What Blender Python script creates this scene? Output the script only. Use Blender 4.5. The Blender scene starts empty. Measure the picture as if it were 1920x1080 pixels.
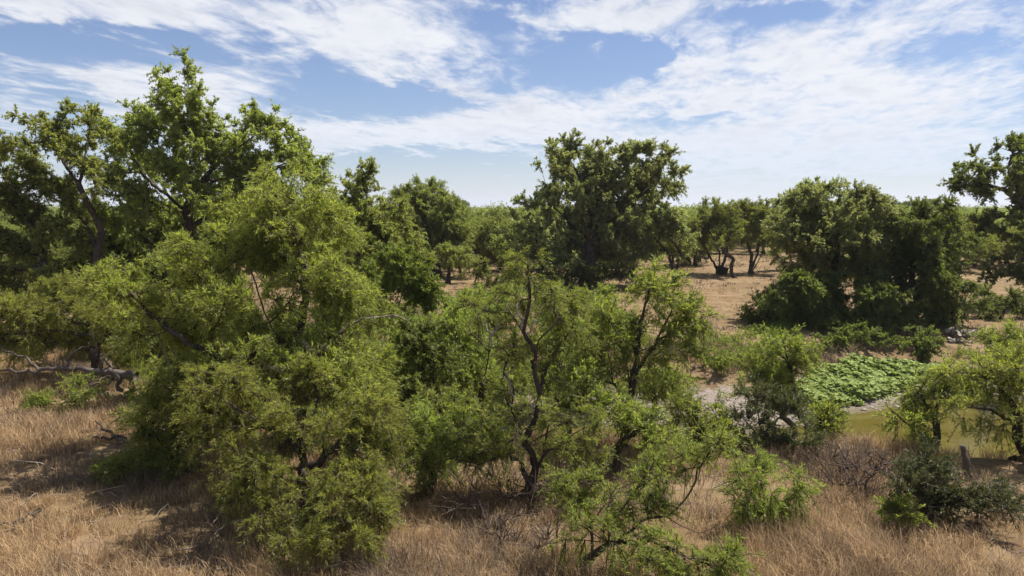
import bpy, math
import numpy as np
from mathutils import Vector

# ------------------------------------------------------------------ camera, world, sun, exposure
S = bpy.context.scene
COL = S.collection
CAM_Z, PITCH, F = 6.0, math.radians(6.5), 1330.0          # focal length in pixels of a 1920 wide frame
cam = bpy.data.cameras.new('camera'); cam.sensor_width = 36.0; cam.lens = 36.0 * F / 1920.0
cam.clip_start = 0.1; cam.clip_end = 60000.0
cam_o = bpy.data.objects.new('camera', cam); COL.objects.link(cam_o)
cam_o.location = (0, 0, CAM_Z); cam_o.rotation_euler = (math.pi / 2 - PITCH, 0, 0)
S.camera = cam_o

SUN_EL, SUN_AZ = math.radians(64), math.radians(60)        # azimuth from +Y towards +X
EXPOSURE = 0.9
W = bpy.data.worlds.new('World'); S.world = W; W.use_nodes = True
S.view_settings.view_transform = 'Standard'; S.view_settings.look = 'None'
S.view_settings.exposure = EXPOSURE; S.view_settings.gamma = 1.0
S.cycles.max_bounces = 8; S.cycles.diffuse_bounces = 6; S.cycles.transmission_bounces = 6
S.cycles.glossy_bounces = 2; S.cycles.volume_bounces = 0; S.cycles.caustics_reflective = False
S.cycles.caustics_refractive = False

class NT:
    """tiny node-expression helper"""
    def __init__(s, tree): s.t = tree; s.n = tree.nodes; s.l = tree.links
    def new(s, kind, **kw):
        n = s.n.new(kind)
        for k, v in kw.items(): setattr(n, k, v)
        return n
    def put(s, sock, v):
        if isinstance(v, bpy.types.NodeSocket): s.l.new(v, sock)
        else: sock.default_value = v
    def m(s, op, a, b=0.0, c=0.0, clamp=False):
        n = s.new('ShaderNodeMath', operation=op, use_clamp=clamp)
        s.put(n.inputs[0], a); s.put(n.inputs[1], b)
        if op in ('MULTIPLY_ADD', 'WRAP', 'COMPARE', 'SMOOTH_MIN', 'SMOOTH_MAX'): s.put(n.inputs[2], c)
        return n.outputs[0]
    def v(s, op, a, b=(0, 0, 0)):
        n = s.new('ShaderNodeVectorMath', operation=op); s.put(n.inputs[0], a)
        if op == 'SCALE': s.put(n.inputs[3], b)
        else: s.put(n.inputs[1], b)
        return n.outputs['Value'] if op in ('LENGTH', 'DISTANCE', 'DOT_PRODUCT') else n.outputs[0]
    def xyz(s, x, y, z=0.0):
        n = s.new('ShaderNodeCombineXYZ')
        for i, q in enumerate((x, y, z)): s.put(n.inputs[i], q)
        return n.outputs[0]
    def sep(s, a):
        n = s.new('ShaderNodeSeparateXYZ'); s.put(n.inputs[0], a); return n.outputs
    def noise(s, vec, scale, detail=6.0, rough=0.55, dist=0.0, lac=2.0):
        n = s.new('ShaderNodeTexNoise'); s.put(n.inputs['Vector'], vec)
        n.inputs['Scale'].default_value = scale; n.inputs['Detail'].default_value = detail
        n.inputs['Roughness'].default_value = rough; n.inputs['Distortion'].default_value = dist
        n.inputs['Lacunarity'].default_value = lac
        return n.outputs['Fac']
    def ramp(s, fac, lo, hi, a=0.0, b=1.0):
        n = s.new('ShaderNodeMapRange', interpolation_type='SMOOTHSTEP'); s.put(n.inputs[0], fac)
        for i, q in enumerate((lo, hi, a, b)): s.put(n.inputs[i + 1], q)
        return n.outputs[0]
    def mix(s, fac, a, b):
        n = s.new('ShaderNodeMix', data_type='RGBA'); s.put(n.inputs[0], fac)
        s.put(n.inputs[6], a if isinstance(a, bpy.types.NodeSocket) else (*a, 1))
        s.put(n.inputs[7], b if isinstance(b, bpy.types.NodeSocket) else (*b, 1))
        return n.outputs[2]

SKY_STRENGTH = 0.055
def build_sky():
    t = NT(W.node_tree); W.node_tree.nodes.clear()
    out = t.new('ShaderNodeOutputWorld'); bg = t.new('ShaderNodeBackground'); bg.inputs[1].default_value = SKY_STRENGTH
    t.l.new(bg.outputs[0], out.inputs[0])
    sky = t.new('ShaderNodeTexSky', sky_type='NISHITA'); sky.sun_disc = False
    sky.sun_elevation = SUN_EL; sky.sun_rotation = SUN_AZ; sky.altitude = 500; sky.air_density = 1.0
    sky.dust_density = 0.6; sky.ozone_density = 1.6
    d = t.v('NORMALIZE', t.new('ShaderNodeTexCoord').outputs['Generated'])
    x, y, z = t.sep(d)
    zz = t.m('ADD', t.m('MAXIMUM', z, 0.0), 0.07)
    u = t.m('DIVIDE', x, zz); v = t.m('DIVIDE', y, zz)
    # azimuth / elevation, for the broad cover (degrees)
    az = t.m('MULTIPLY', t.m('ARCTAN2', x, y), 57.2958); el = t.m('MULTIPLY', t.m('ARCSINE', z), 57.2958)
    # cloud plane: streets run from near-left towards far-right
    ang = math.radians(76); ca, sa = math.cos(ang), math.sin(ang)
    p = t.m('ADD', t.m('MULTIPLY', u, ca), t.m('MULTIPLY', v, sa))
    q = t.m('SUBTRACT', t.m('MULTIPLY', v, ca), t.m('MULTIPLY', u, sa))
    big = t.noise(t.xyz(t.m('MULTIPLY', p, 0.42), t.m('MULTIPLY', q, 0.70), 3.7), 1.0, 3, 0.5, 0.3)
    fine = t.noise(t.xyz(t.m('MULTIPLY', p, 1.7), t.m('MULTIPLY', q, 2.9), 1.3), 1.0, 10, 0.62, 0.35)
    rip = t.noise(t.xyz(t.m('MULTIPLY', p, 4.5), t.m('MULTIPLY', q, 7.5), 8.1), 1.0, 6, 0.65, 0.4)
    cover = t.m('ADD', t.m('MULTIPLY', big, 0.60), t.m('MULTIPLY', fine, 1.0))
    cover = t.m('SUBTRACT', t.m('ADD', cover, t.m('MULTIPLY', rip, 0.80)), 0.20)
    wob = t.m('MULTIPLY', t.m('SUBTRACT', fine, 0.5), 9.0)
    azw = t.m('ADD', az, t.m('MULTIPLY', wob, 1.6)); elw = t.m('ADD', el, t.m('MULTIPLY', wob, 0.45))
    # (azimuth, elevation, half width, half height, weight): banks of cloud and open gaps of the day
    for a0, e0, wa, we, k in SKY_BANKS:
        dd = t.m('SQRT', t.m('ADD', t.m('POWER', t.m('DIVIDE', t.m('SUBTRACT', azw, a0), wa), 2.0),
                                    t.m('POWER', t.m('DIVIDE', t.m('SUBTRACT', elw, e0), we), 2.0)))
        cover = t.m('ADD', cover, t.m('MULTIPLY', t.ramp(dd, 1.5, 0.2), k))
    dens = t.ramp(cover, 0.84, 1.30)
    # pale veil of thin cloud low over the horizon
    veil = t.m('MULTIPLY', t.ramp(el, 5.0, -1.0), 0.34)
    dens = t.m('MAXIMUM', t.m('MULTIPLY', dens, t.ramp(el, -1.0, 5.0, 0.45, 0.96)), veil)
    shade = t.ramp(t.m('ADD', t.m('MULTIPLY', fine, 0.6), t.m('MULTIPLY', big, 0.6)), 0.50, 0.86)
    cc = t.mix(t.m('MULTIPLY', shade, t.ramp(rip, .62, .38, .45, 1.0)), (8.9, 9.0, 9.4), (5.6, 6.1, 7.1))
    cc = t.mix(t.ramp(el, 9.0, 0.0), cc, (7.4, 8.1, 9.4))
    skyc = t.v('MULTIPLY', sky.outputs[0], (0.88, 0.93, 1.10))
    t.l.new(t.mix(dens, skyc, cc), bg.inputs[0])
SKY_BANKS = [(-31, 13.5, 9, 2.2, .30), (-25, 8.6, 6, 2.0, .30), (-29, 10.6, 8, 1.0, -.40), (-10, 8.2, 8, 1.3, -.45),
             (-8, 12.0, 8, 2.6, .22), (-10, 5.6, 10, 1.4, .30), (-7, 2.8, 12, 1.7, -.5), (1, 6.8, 8, 1.6, .28),
             (6.5, 11.0, 5, 2.0, -.40), (-2, 14.3, 3, 1.2, -.25), (16, 9, 12, 5, .20), (29, 9, 9, 6, .20), (14, 4, 14, 2.5, .20), (30, 10.5, 5, 1.2, -.25), (18, 13.6, 6, 1.0, -.3), (12, 6.3, 6, .9, -.2), (-14, 14.5, 10, 2.5, .16), (8, 14.2, 6, 1.3, .25), (-20, 6, 8, 2, .1)]
build_sky()

sun = bpy.data.lights.new('sun', 'SUN'); sun.energy = 4.8; sun.angle = math.radians(0.5); sun.color = (1.0, 0.95, 0.87)
sun_o = bpy.data.objects.new('sun', sun); COL.objects.link(sun_o)
SUN_DIR = Vector((math.sin(SUN_AZ) * math.cos(SUN_EL), math.cos(SUN_AZ) * math.cos(SUN_EL), math.sin(SUN_EL)))
sun_o.rotation_euler = SUN_DIR.to_track_quat('Z', 'Y').to_euler(); sun_o.location = (30, 30, 60)

# ------------------------------------------------------------------ geometry helpers
CP, SP = math.cos(PITCH), math.sin(PITCH)
def at(px, py, Y):
    """world point seen at pixel (px, py) of the 1920x1080 frame at distance Y"""
    a, b = (px - 960) / F, (540 - py) / F
    dy = CP + b * SP; dz = -SP + b * CP
    return np.array([a * Y / dy, Y, CAM_Z + dz * Y / dy])
def pix(x, y, z):
    dz = z - CAM_Z; f = y * CP - dz * SP; u = y * SP + dz * CP
    return 960 + F * x / f, 540 - F * u / f

def nz(x, y, s=0.0):
    """cheap smooth noise, about -1..1"""
    return (np.sin(x * 1.0 + 1.7 * np.sin(y * 0.63 + s) + s) + np.sin(y * 1.13 + 1.3 * np.sin(x * 0.71 - s) + 2.1 * s)
            + 0.6 * np.sin(x * 2.3 + y * 1.9 + s * 3.0) + 0.4 * np.sin(x * 3.9 - y * 4.4 + s)) / 3.0
def sstep(a, b, t):
    t = np.clip((t - a) / (b - a), 0, 1); return t * t * (3 - 2 * t)

WATER_Z = -1.6
def bend(x): return 1.3 * np.maximum(0, -x - 3.5)
def bank_lip(x): return 17.2 - 1.0 * sstep(6, 10, x) + 0.35 * np.sin(x * 0.9) + 0.3 * np.sin(x * 2.3) + bend(x)
def far_edge(x): return 24.0 + 3.6 * sstep(9.5, 17.5, x) + 0.25 * np.sin(x * 1.1 + 1) + bend(x)
def height(x, y):
    x = np.asarray(x, float); y = np.asarray(y, float)
    lip, fe = bank_lip(x), far_edge(x)
    ne = lip + 3.3
    base = 0.10 * nz(x * 0.35, y * 0.35, 0.4) + 0.035 * nz(x * 1.9, y * 1.9, 2.0)
    far = sstep(60, 400, y)
    base = base * (1 - far) + far * 0.25 * nz(x * 0.02, y * 0.02, 1.0)
    d = np.where(y < ne, sstep(0, 1, (y - lip) / 3.3) * -1.6,
        np.where(y < fe, -1.6 - 0.5 * np.sin(np.clip((y - ne) / np.maximum(fe - ne, 1), 0, 1) * np.pi),
        np.where(y < fe + 2.8, -1.6 + 0.36 * (y - fe) / 2.8, -1.24 + 1.26 * sstep(2.6, 8.0, y - fe))))
    bed = sstep(-0.9, -1.4, d)
    return base * (1 - 0.75 * bed) + d + bed * 0.02 * nz(x * 3, y * 3, 5)

# ------------------------------------------------------------------ mesh building
def mesh_obj(name, V, Q=None, T=None, mat=None, parent=None, origin=(0, 0, 0), smooth=False, tint=None):
    """V (n,3); Q (m,4) and T (k,3) faces; tint: one float per face"""
    V = np.asarray(V, np.float32) - np.asarray(origin, np.float32)
    Q = np.zeros((0, 4), np.int32) if Q is None else np.asarray(Q, np.int32).reshape(-1, 4)
    T = np.zeros((0, 3), np.int32) if T is None else np.asarray(T, np.int32).reshape(-1, 3)
    me = bpy.data.meshes.new(name)
    me.vertices.add(len(V)); me.vertices.foreach_set('co', V.ravel())
    nl = Q.size + T.size; me.loops.add(nl)
    me.loops.foreach_set('vertex_index', np.concatenate([Q.ravel(), T.ravel()]).astype(np.int32))
    nf = len(Q) + len(T); me.polygons.add(nf)
    tot = np.concatenate([np.full(len(Q), 4), np.full(len(T), 3)]).astype(np.int32)
    st = np.concatenate([[0], np.cumsum(tot)[:-1]]).astype(np.int32) if nf else np.zeros(0, np.int32)
    me.polygons.foreach_set('loop_start', st)
    if smooth: me.polygons.foreach_set('use_smooth', np.ones(nf, bool))
    if tint is not None:
        at_ = me.attributes.new('tint', 'FLOAT', 'FACE'); at_.data.foreach_set('value', np.asarray(tint, np.float32))
    me.update(calc_edges=True)
    if mat: me.materials.append(mat)
    o = bpy.data.objects.new(name, me); COL.objects.link(o)
    if parent: o.parent = parent
    else: o.location = origin
    return o
def thing(name, label, cat, loc, group=None):
    o = bpy.data.objects.new(name, None); COL.objects.link(o); o.location = [float(q) for q in loc]
    o.empty_display_size = 0.3; tag(o, label, cat, group); return o
def tag(o, label=None, cat=None, group=None, kind=None):
    if label: o['label'] = label
    if cat: o['category'] = cat
    if group: o['group'] = group
    if kind: o['kind'] = kind
    return o
def dup(root, loc, rz, sc, label, group):
    r = root.copy(); COL.objects.link(r); r.location = [float(q) for q in loc]; r.rotation_euler = (0, 0, rz); r.scale = sc
    r['label'] = label
    if group: r['group'] = group
    for ch in list(root.children):
        c = ch.copy(); COL.objects.link(c); c.parent = r
    return r

# ------------------------------------------------------------------ materials
def leaf_mat(name, c1, c2, trans=0.4, rough=0.5, spec=0.25, tr_tint=(1.45, 1.5, 0.65)):
    m = bpy.data.materials.new(name); m.use_nodes = True; t = NT(m.node_tree); t.n.clear()
    out = t.new('ShaderNodeOutputMaterial'); a = t.new('ShaderNodeAttribute', attribute_name='tint')
    inf = t.new('ShaderNodeObjectInfo')
    col = t.mix(a.outputs['Fac'], c1, c2)
    hsv = t.new('ShaderNodeHueSaturation'); t.put(hsv.inputs['Color'], col)
    t.put(hsv.inputs['Hue'], t.m('MULTIPLY_ADD', inf.outputs['Random'], 0.018, 0.494))
    t.put(hsv.inputs['Value'], t.m('MULTIPLY_ADD', inf.outputs['Random'], 0.3, 0.85))
    col = hsv.outputs[0]
    p = t.new('ShaderNodeBsdfPrincipled'); t.put(p.inputs['Base Color'], col); p.inputs['Roughness'].default_value = rough
    p.inputs['Specular IOR Level'].default_value = spec
    tr = t.new('ShaderNodeBsdfTranslucent'); t.put(tr.inputs['Color'], t.v('MULTIPLY', col, tr_tint))
    mx = t.new('ShaderNodeMixShader'); mx.inputs[0].default_value = trans
    t.l.new(p.outputs[0], mx.inputs[1]); t.l.new(tr.outputs[0], mx.inputs[2]); t.l.new(mx.outputs[0], out.inputs[0])
    return m
def bark_mat(name, c1, c2, scale=14.0, bump=0.5):
    m = bpy.data.materials.new(name); m.use_nodes = True; t = NT(m.node_tree); p = t.n['Principled BSDF']
    co = t.new('ShaderNodeTexCoord').outputs['Object']
    st = t.v('MULTIPLY', co, (1, 1, 0.28))
    n1 = t.noise(st, scale, 6, 0.65, 0.5); n2 = t.noise(co, 1.7, 4, 0.6)
    f = t.ramp(t.m('ADD', t.m('MULTIPLY', n1, 0.7), t.m('MULTIPLY', n2, 0.4)), 0.38, 0.72)
    t.put(p.inputs['Base Color'], t.mix(f, c1, c2)); p.inputs['Roughness'].default_value = 0.9
    p.inputs['Specular IOR Level'].default_value = 0.15
    b = t.new('ShaderNodeBump'); b.inputs['Strength'].default_value = bump; b.inputs['Distance'].default_value = 0.03
    t.put(b.inputs['Height'], n1); t.l.new(b.outputs[0], p.inputs['Normal'])
    return m
M = {}
M['mesquite'] = leaf_mat('mesquite_leaf', (0.175, 0.198, 0.050), (0.310, 0.320, 0.100), 0.6)
M['mesquite_green'] = leaf_mat('mesquite_green_leaf', (0.155, 0.188, 0.050), (0.280, 0.302, 0.095), 0.6)
M['mesquite_far'] = leaf_mat('mesquite_far_leaf', (0.155, 0.178, 0.055), (0.250, 0.262, 0.092), 0.56)
M['pecan'] = leaf_mat('pecan_leaf', (0.185, 0.218, 0.064), (0.315, 0.330, 0.118), 0.58, 0.45, 0.4)
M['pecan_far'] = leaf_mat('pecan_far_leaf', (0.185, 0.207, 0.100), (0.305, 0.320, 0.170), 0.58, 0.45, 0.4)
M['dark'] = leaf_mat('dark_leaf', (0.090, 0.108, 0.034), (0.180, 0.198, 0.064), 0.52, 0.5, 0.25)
M['bright'] = leaf_mat('bright_leaf', (0.120, 0.160, 0.034), (0.205, 0.235, 0.06), 0.5)
M['grey'] = leaf_mat('grey_shrub_leaf', (0.085, 0.098, 0.042), (0.14, 0.15, 0.07), 0.3)
M['shrub_dull'] = leaf_mat('dull_leaf', (0.062, 0.072, 0.030), (0.115, 0.122, 0.058), 0.3)
M['broad'] = leaf_mat('broad_leaf', (0.165, 0.205, 0.060), (0.33, 0.37, 0.13), 0.25, 0.7, 0.05, (1.0, 1.05, 0.6))
M['straw'] = leaf_mat('straw_leaf', (0.235, 0.158, 0.092), (0.70, 0.50, 0.28), 0.4, 0.6, 0.2, (1, 1, 1))
M['weed'] = leaf_mat('dry_leaf', (0.115, 0.086, 0.062), (0.26, 0.195, 0.138), 0.2, 0.8, 0.1, (1, 1, 1))
M['bark'] = bark_mat('dark_bark', (0.032, 0.024, 0.019), (0.085, 0.065, 0.052))
M['bark_grey'] = bark_mat('grey_bark', (0.06, 0.048, 0.04), (0.15, 0.125, 0.105))
M['dead'] = bark_mat('weathered_wood', (0.17, 0.14, 0.115), (0.36, 0.31, 0.27), 18, 0.4)
M['twig'] = bark_mat('bare_twig', (0.075, 0.055, 0.043), (0.16, 0.12, 0.095), 20, 0.2)

# ------------------------------------------------------------------ trees
def tubes(chains, sides_of):
    Vs, Qs, off = [], [], 0
    for P, R in chains:
        n = len(P)
        if n < 2: continue
        T = np.gradient(P, axis=0); T /= np.linalg.norm(T, axis=1, keepdims=True) + 1e-9
        mean = np.abs(T.mean(0)); ref = np.eye(3)[np.argmin(mean)]
        A = np.cross(T, ref); A /= np.linalg.norm(A, axis=1, keepdims=True) + 1e-9
        B = np.cross(T, A); k = sides_of(R[0])
        th = np.arange(k) * 2 * np.pi / k
        ring = P[:, None] + R[:, None, None] * (np.cos(th)[None, :, None] * A[:, None] + np.sin(th)[None, :, None] * B[:, None])
        Vs.append(ring.reshape(-1, 3))
        i = np.arange(n - 1)[:, None] * k; j = np.arange(k)[None]; j2 = (j + 1) % k
        Qs.append((np.stack([i + j, i + j2, i + k + j2, i + k + j], -1).reshape(-1, 4)) + off)
        off += n * k
    if not Vs: return np.zeros((0, 3)), np.zeros((0, 4), int)
    return np.concatenate(Vs), np.concatenate(Qs)
def catmull(P, R, sub, rng=None, wob=0.0):
    n = len(P)
    if n < 3 and sub > 1 and n >= 2:
        tt = np.linspace(0, n - 1, (n - 1) * sub + 1)
    else: tt = np.linspace(0, n - 1, (n - 1) * sub + 1)
    Pe = np.concatenate([[2 * P[0] - P[1]], P, [2 * P[-1] - P[-2]]])
    i = np.minimum(tt.astype(int), n - 2); f = (tt - i)[:, None]
    p0, p1, p2, p3 = Pe[i], Pe[i + 1], Pe[i + 2], Pe[i + 3]
    out = 0.5 * (2 * p1 + (p2 - p0) * f + (2 * p0 - 5 * p1 + 4 * p2 - p3) * f ** 2 + (3 * p1 - p0 - 3 * p2 + p3) * f ** 3)
    Rr = np.interp(tt, np.arange(n), R)
    if wob and rng is not None:
        w = rng.normal(0, 1, out.shape) * wob * np.minimum(Rr[:, None] * 2.5 + 0.01, 0.12); w[0] = 0; out = out + w
        Rr = Rr * rng.uniform(0.88, 1.14, len(Rr))
    return out, Rr

def leaves(rng, O, D, L, n, ll, lw, droop, spread, hang):
    """n leaf blades along each twig; O, D, L: twig origins, unit directions, lengths"""
    Tn = len(O); t = rng.uniform(0.05, 1.0, (Tn, n)) ** 0.8
    P = O[:, None] + D[:, None] * (L[:, None] * t)[..., None]
    P[..., 2] -= droop * L[:, None] * t ** 2
    P += rng.normal(0, 0.015, P.shape) * (ll / 0.1)
    A = rng.normal(0, 1, (Tn, n, 3)) * spread + D[:, None]; A[..., 2] -= hang
    A /= np.linalg.norm(A, axis=2, keepdims=True) + 1e-9
    Z = rng.normal(0, 1, (Tn, n, 3)); Z[..., 2] += 0.9
    Sd = np.cross(A, Z); Sd /= np.linalg.norm(Sd, axis=2, keepdims=True) + 1e-9
    l = ll * rng.uniform(0.6, 1.3, (Tn, n, 1)); w = lw * rng.uniform(0.6, 1.3, (Tn, n, 1)) * 0.5
    v = np.stack([P, P + A * l * 0.45 + Sd * w, P + A * l, P + A * l * 0.45 - Sd * w], 2)
    q = np.arange(Tn * n * 4).reshape(-1, 4)
    tint = np.clip(rng.normal(0.5, 0.17, (Tn, 1)) + rng.normal(0, 0.16, (Tn, n)), 0, 1)
    return v.reshape(-1, 3), q, tint.ravel()

STYLE = {   # dens: twig clusters per m3; tw twigs each; tl twig length; n leaves per twig; ll, lw leaf; droop/hang/spread/up
    'mesquite': dict(cut=.16, fq=1.0, dens=26, tw=8, tl=.42, n=22, ll=.115, lw=.019, droop=.35, hang=.30, spread=.75, up=.25, mat='mesquite', bark='bark'),
    'mesq_near': dict(cut=.16, fq=1.25, dens=32, tw=8, tl=.38, n=35, ll=.085, lw=.013, droop=.40, hang=.30, spread=.7, up=.15, mat='mesquite', bark='bark'),
    'mesq_mid': dict(cut=.14, fq=.9, dens=17, tw=8, tl=.46, n=22, ll=.13, lw=.026, droop=.3, hang=.25, spread=.8, up=.3, mat='mesquite_green', bark='bark'),
    'mesq_far': dict(fq=.7, cut=.0, dens=3.0, tw=8, tl=.6, n=22, ll=.20, lw=.055, droop=.25, hang=.15, spread=.8, up=.35, mat='mesquite_far', bark='bark'),
    'pecan': dict(fq=.9, cut=.2, dens=5.0, tw=8, tl=.46, n=33, ll=.12, lw=.052, droop=.2, hang=.35, spread=.9, up=.35, mat='pecan', bark='bark'),
    'pecan_far': dict(fq=.85, cut=.2, dens=2.4, tw=9, tl=.6, n=34, ll=.17, lw=.08, droop=.15, hang=.25, spread=.9, up=.4, mat='pecan_far', bark='bark'),
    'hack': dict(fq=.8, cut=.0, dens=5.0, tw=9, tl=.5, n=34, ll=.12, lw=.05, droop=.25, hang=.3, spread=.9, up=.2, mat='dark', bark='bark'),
    'shrub': dict(dens=18, tw=8, tl=.36, n=24, ll=.085, lw=.034, droop=.15, hang=.1, spread=.8, up=.5, mat='bright', bark='twig'),
    'greysh': dict(dens=20, tw=9, tl=.36, n=30, ll=.07, lw=.022, droop=.1, hang=.0, spread=.7, up=.7, mat='grey', bark='twig'),
    'bare': dict(dens=22, tw=6, tl=.45, n=0, ll=.1, lw=.02, droop=.1, hang=.0, spread=.7, up=.5, mat='grey', bark='twig'),
}
SEED = [11]
def tree(name, label, cat, Y, base, blobs, style, rb=0.12, limbs=(), group=None, dens=1.0, mat=None, deadwood=(),
         fine=True, depth=1.0, leafless=0.0, pos=None, world=False):
    """base: pixel x (or x in metres if world); blobs: (px, py, rx, ry[, dY]) ellipses at distance Y + dY; limbs: pixel polylines (px, py, dY)"""
    SEED[0] += 1; rng = np.random.default_rng(SEED[0] * 77 + 5); s = dict(STYLE[style])
    if world: conv = lambda a, b, c: np.array([a, c, b]); sc = lambda yy: 1.0
    else: conv = at; sc = lambda yy: yy / F
    bx = base if world else at(base, 540, Y)[0]
    root = np.array([bx, Y, 0.0]); root[2] = (0.0 if world else float(height(bx, Y))) - 0.03
    # ---- crown targets
    cen = []; pts = []; outd = []
    xs = [b[0] for b in blobs]; half = 0.5 * (max(xs) - min(xs)) * sc(Y)
    for b in blobs:
        px, py, rx, ry = b[:4]; dy = b[4] if len(b) > 4 else rng.uniform(-.55, .55) * half * depth
        c = conv(px, py, Y + dy); k = sc(Y + dy); R = np.array([rx * k, depth * 0.5 * (rx + ry) * k, ry * k]) * (1.16 if 'mesq' in style else 1.07)
        gz = 0.0 if world else float(height(c[0], c[1]))
        nn = max(9, int(4.19 * R.prod() * s['dens'] * dens))
        u = rng.normal(0, 1, (nn * 3, 3)); u /= np.linalg.norm(u, axis=1, keepdims=True)
        r = rng.uniform(0, 1, (nn * 3, 1)) ** 0.42
        p = c + u * r * R
        fq = s.get('fq', 1.0); keep = nz((p[:, 0] * 2.6 + p[:, 2] * 1.9) * fq, (p[:, 1] * 2.6 + p[:, 2] * 2.3) * fq, SEED[0]) > (s.get('cut', -.12) if R.mean() > .55 * (1 + Y / 60) else -.25)   # gaps and clumps
        keep &= p[:, 2] > gz + 0.15
        if keep.sum() < 6: keep[:6] = p[:6, 2] > gz + 0.1
        p = p[keep][:nn]; u = u[keep][:nn]
        pts.append(p); outd.append(u)
    pts = np.concatenate(pts); outd = np.concatenate(outd); N = len(pts)
    # ---- skeleton seeds
    Pn = [root]; par = [-1]; pl = [0.0]
    def add(p, q):
        Pn.append(p); par.append(q); pl.append(pl[q] + float(np.linalg.norm(p - Pn[q]))); return len(Pn) - 1
    if limbs:
        for ln in limbs:
            L = [conv(a, b, Y + c) for a, b, c in ln]
            if np.linalg.norm(L[0] - root) > 0.8 or len(Pn) > 1:
                d = [np.linalg.norm(L[0] - p) for p in Pn]; q = int(np.argmin(d))
            else: q = 0
            prev = Pn[q]
            for p in L:
                m = max(1, int(np.linalg.norm(p - prev) / 0.45)); st = prev
                for i in range(1, m + 1): q = add(st + (p - st) * i / m, q)
                prev = p
    else:
        tgt = pts.mean(0); lo = np.percentile(pts[:, 2], 25)
        tp = root + (tgt - root) * 0.0; tp = np.array([root[0] * .7 + tgt[0] * .3, root[1] * .7 + tgt[1] * .3, max(root[2] + 0.3, min(lo, root[2] + 0.45 * (tgt[2] - root[2]) + .2))])
        q = 0; m = max(2, int(np.linalg.norm(tp - root) / 0.4))
        for i in range(1, m + 1): q = add(root + (tp - root) * i / m + rng.normal(0, .04, 3) * (i < m), q)
    # ---- grow: greedy tree with a path-length penalty
    NS = len(Pn); P0 = np.array(Pn); pl0 = np.array(pl)
    st = np.arange(NS) >= min(2, NS - 1); idx0 = np.nonzero(st)[0]
    dm = np.linalg.norm(pts[:, None] - P0[idx0][None], axis=2) ** 1.0 + 0.35 * pl0[idx0][None]
    best = dm.min(1); bi = idx0[dm.argmin(1)]; done = np.zeros(N, bool); node_of = np.zeros(N, int)
    for _ in range(N):
        c = int(np.argmin(np.where(done, 1e9, best))); done[c] = True; q = int(bi[c])
        v = pts[c] - Pn[q]; ln = np.linalg.norm(v)
        if ln > 0.9:                                         # long reach: arch it
            mid = Pn[q] + v * 0.5 + rng.normal(0, .08, 3) * ln; mid[2] += 0.07 * ln; q = add(mid, q)
        k = add(pts[c], q); node_of[c] = k
        cost = np.linalg.norm(pts - pts[c], axis=1) + 0.35 * pl[k]
        b = cost < best; best[b] = cost[b]; bi[b] = k
    Pn = np.array(Pn); par = np.array(par); K = len(Pn)
    cnt = np.zeros(K); 
    kids = [[] for _ in range(K)]
    for i in range(1, K): kids[par[i]].append(i)
    order = range(K - 1, 0, -1)                              # children always follow parents
    for i in order:
        if not kids[i]: cnt[i] = 1
        cnt[par[i]] += cnt[i]
    for _ in range(4):                                       # relax kinks of inner twigs
        new = Pn.copy()
        for i in range(NS, K):
            if kids[i]:
                j = max(kids[i], key=lambda q: cnt[q]); new[i] = 0.5 * Pn[i] + 0.25 * (Pn[par[i]] + Pn[j])
        Pn = new
    rad = np.maximum(rb * (cnt / cnt[0]) ** 0.60, (0.0095 if Y < 30 else 0.014) if fine else 0.015)
    chains = []; stack = [0]
    while stack:
        a = stack.pop(); ch = [par[a]] if par[a] >= 0 else []
        ch.append(a); i = a
        while kids[i]:
            h = max(kids[i], key=lambda q: cnt[q])
            for q in kids[i]:
                if q != h: stack.append(q)
            ch.append(h); i = h
        P = Pn[ch]; R = rad[ch].copy()
        if par[a] >= 0: R[0] = min(R[0], R[1] * 1.25)
        else: R[0] *= 1.9; R[1] *= 1.2
        R[-1] *= 0.6
        chains.append(catmull(P, R, 3 if rad[a] > .03 else 2, rng, 0.22))
    # ---- twigs
    tw = s['tw']; O = np.repeat(Pn[node_of], tw, 0); Tn = len(O)
    D = np.repeat(outd, tw, 0) * 0.8 + rng.normal(0, .75, (Tn, 3)); D[:, 2] += s['up']
    D /= np.linalg.norm(D, axis=1, keepdims=True); L = s['tl'] * rng.uniform(.45, 1.35, Tn)
    if limbs and not world:                                  # foliage opens in front of the main limbs
        mid = O + D * (L * .5)[:, None]; mx, my = pix(mid[:, 0], mid[:, 1], mid[:, 2]); wide = 11.0 if Y < 30 else 5.5; near = np.zeros(Tn, bool)
        for ln in list(limbs) + [q[1:] for q in deadwood]:
            for (x1, y1, d1), (x2, y2, d2) in zip(ln[:-1], ln[1:]):
                f = np.clip(((mx - x1) * (x2 - x1) + (my - y1) * (y2 - y1)) / ((x2 - x1) ** 2 + (y2 - y1) ** 2 + 1e-6), 0, 1)
                near |= (np.hypot(mx - x1 - f * (x2 - x1), my - y1 - f * (y2 - y1)) < wide) & (mid[:, 1] < Y + d1 + f * (d2 - d1) + .15)
        k = ~(near & (rng.random(Tn) < .85)); O, D, L = O[k], D[k], L[k]; Tn = len(O)
    if fine or style == 'bare':
        sel = rng.random(Tn) < (1.0 if style == 'bare' else 0.65)
        for o, d, l in zip(O[sel], D[sel], L[sel]):
            e = o + d * l; e[2] -= s['droop'] * l; mid = o + d * l * .5; mid[2] -= s['droop'] * l * .25
            chains.append((np.array([o, mid, e]), np.array([.0095, .0075, .004]) * (1.0 if Y < 30 else 1.8)))
    V, Q = tubes(chains, lambda r: 9 if r > .12 else 7 if r > .06 else 5 if r > .02 else 3)
    T = thing(name, label, cat, root, group)
    mesh_obj('trunk', V, Q, mat=M[s['bark']], parent=T, origin=root, smooth=True)
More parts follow.
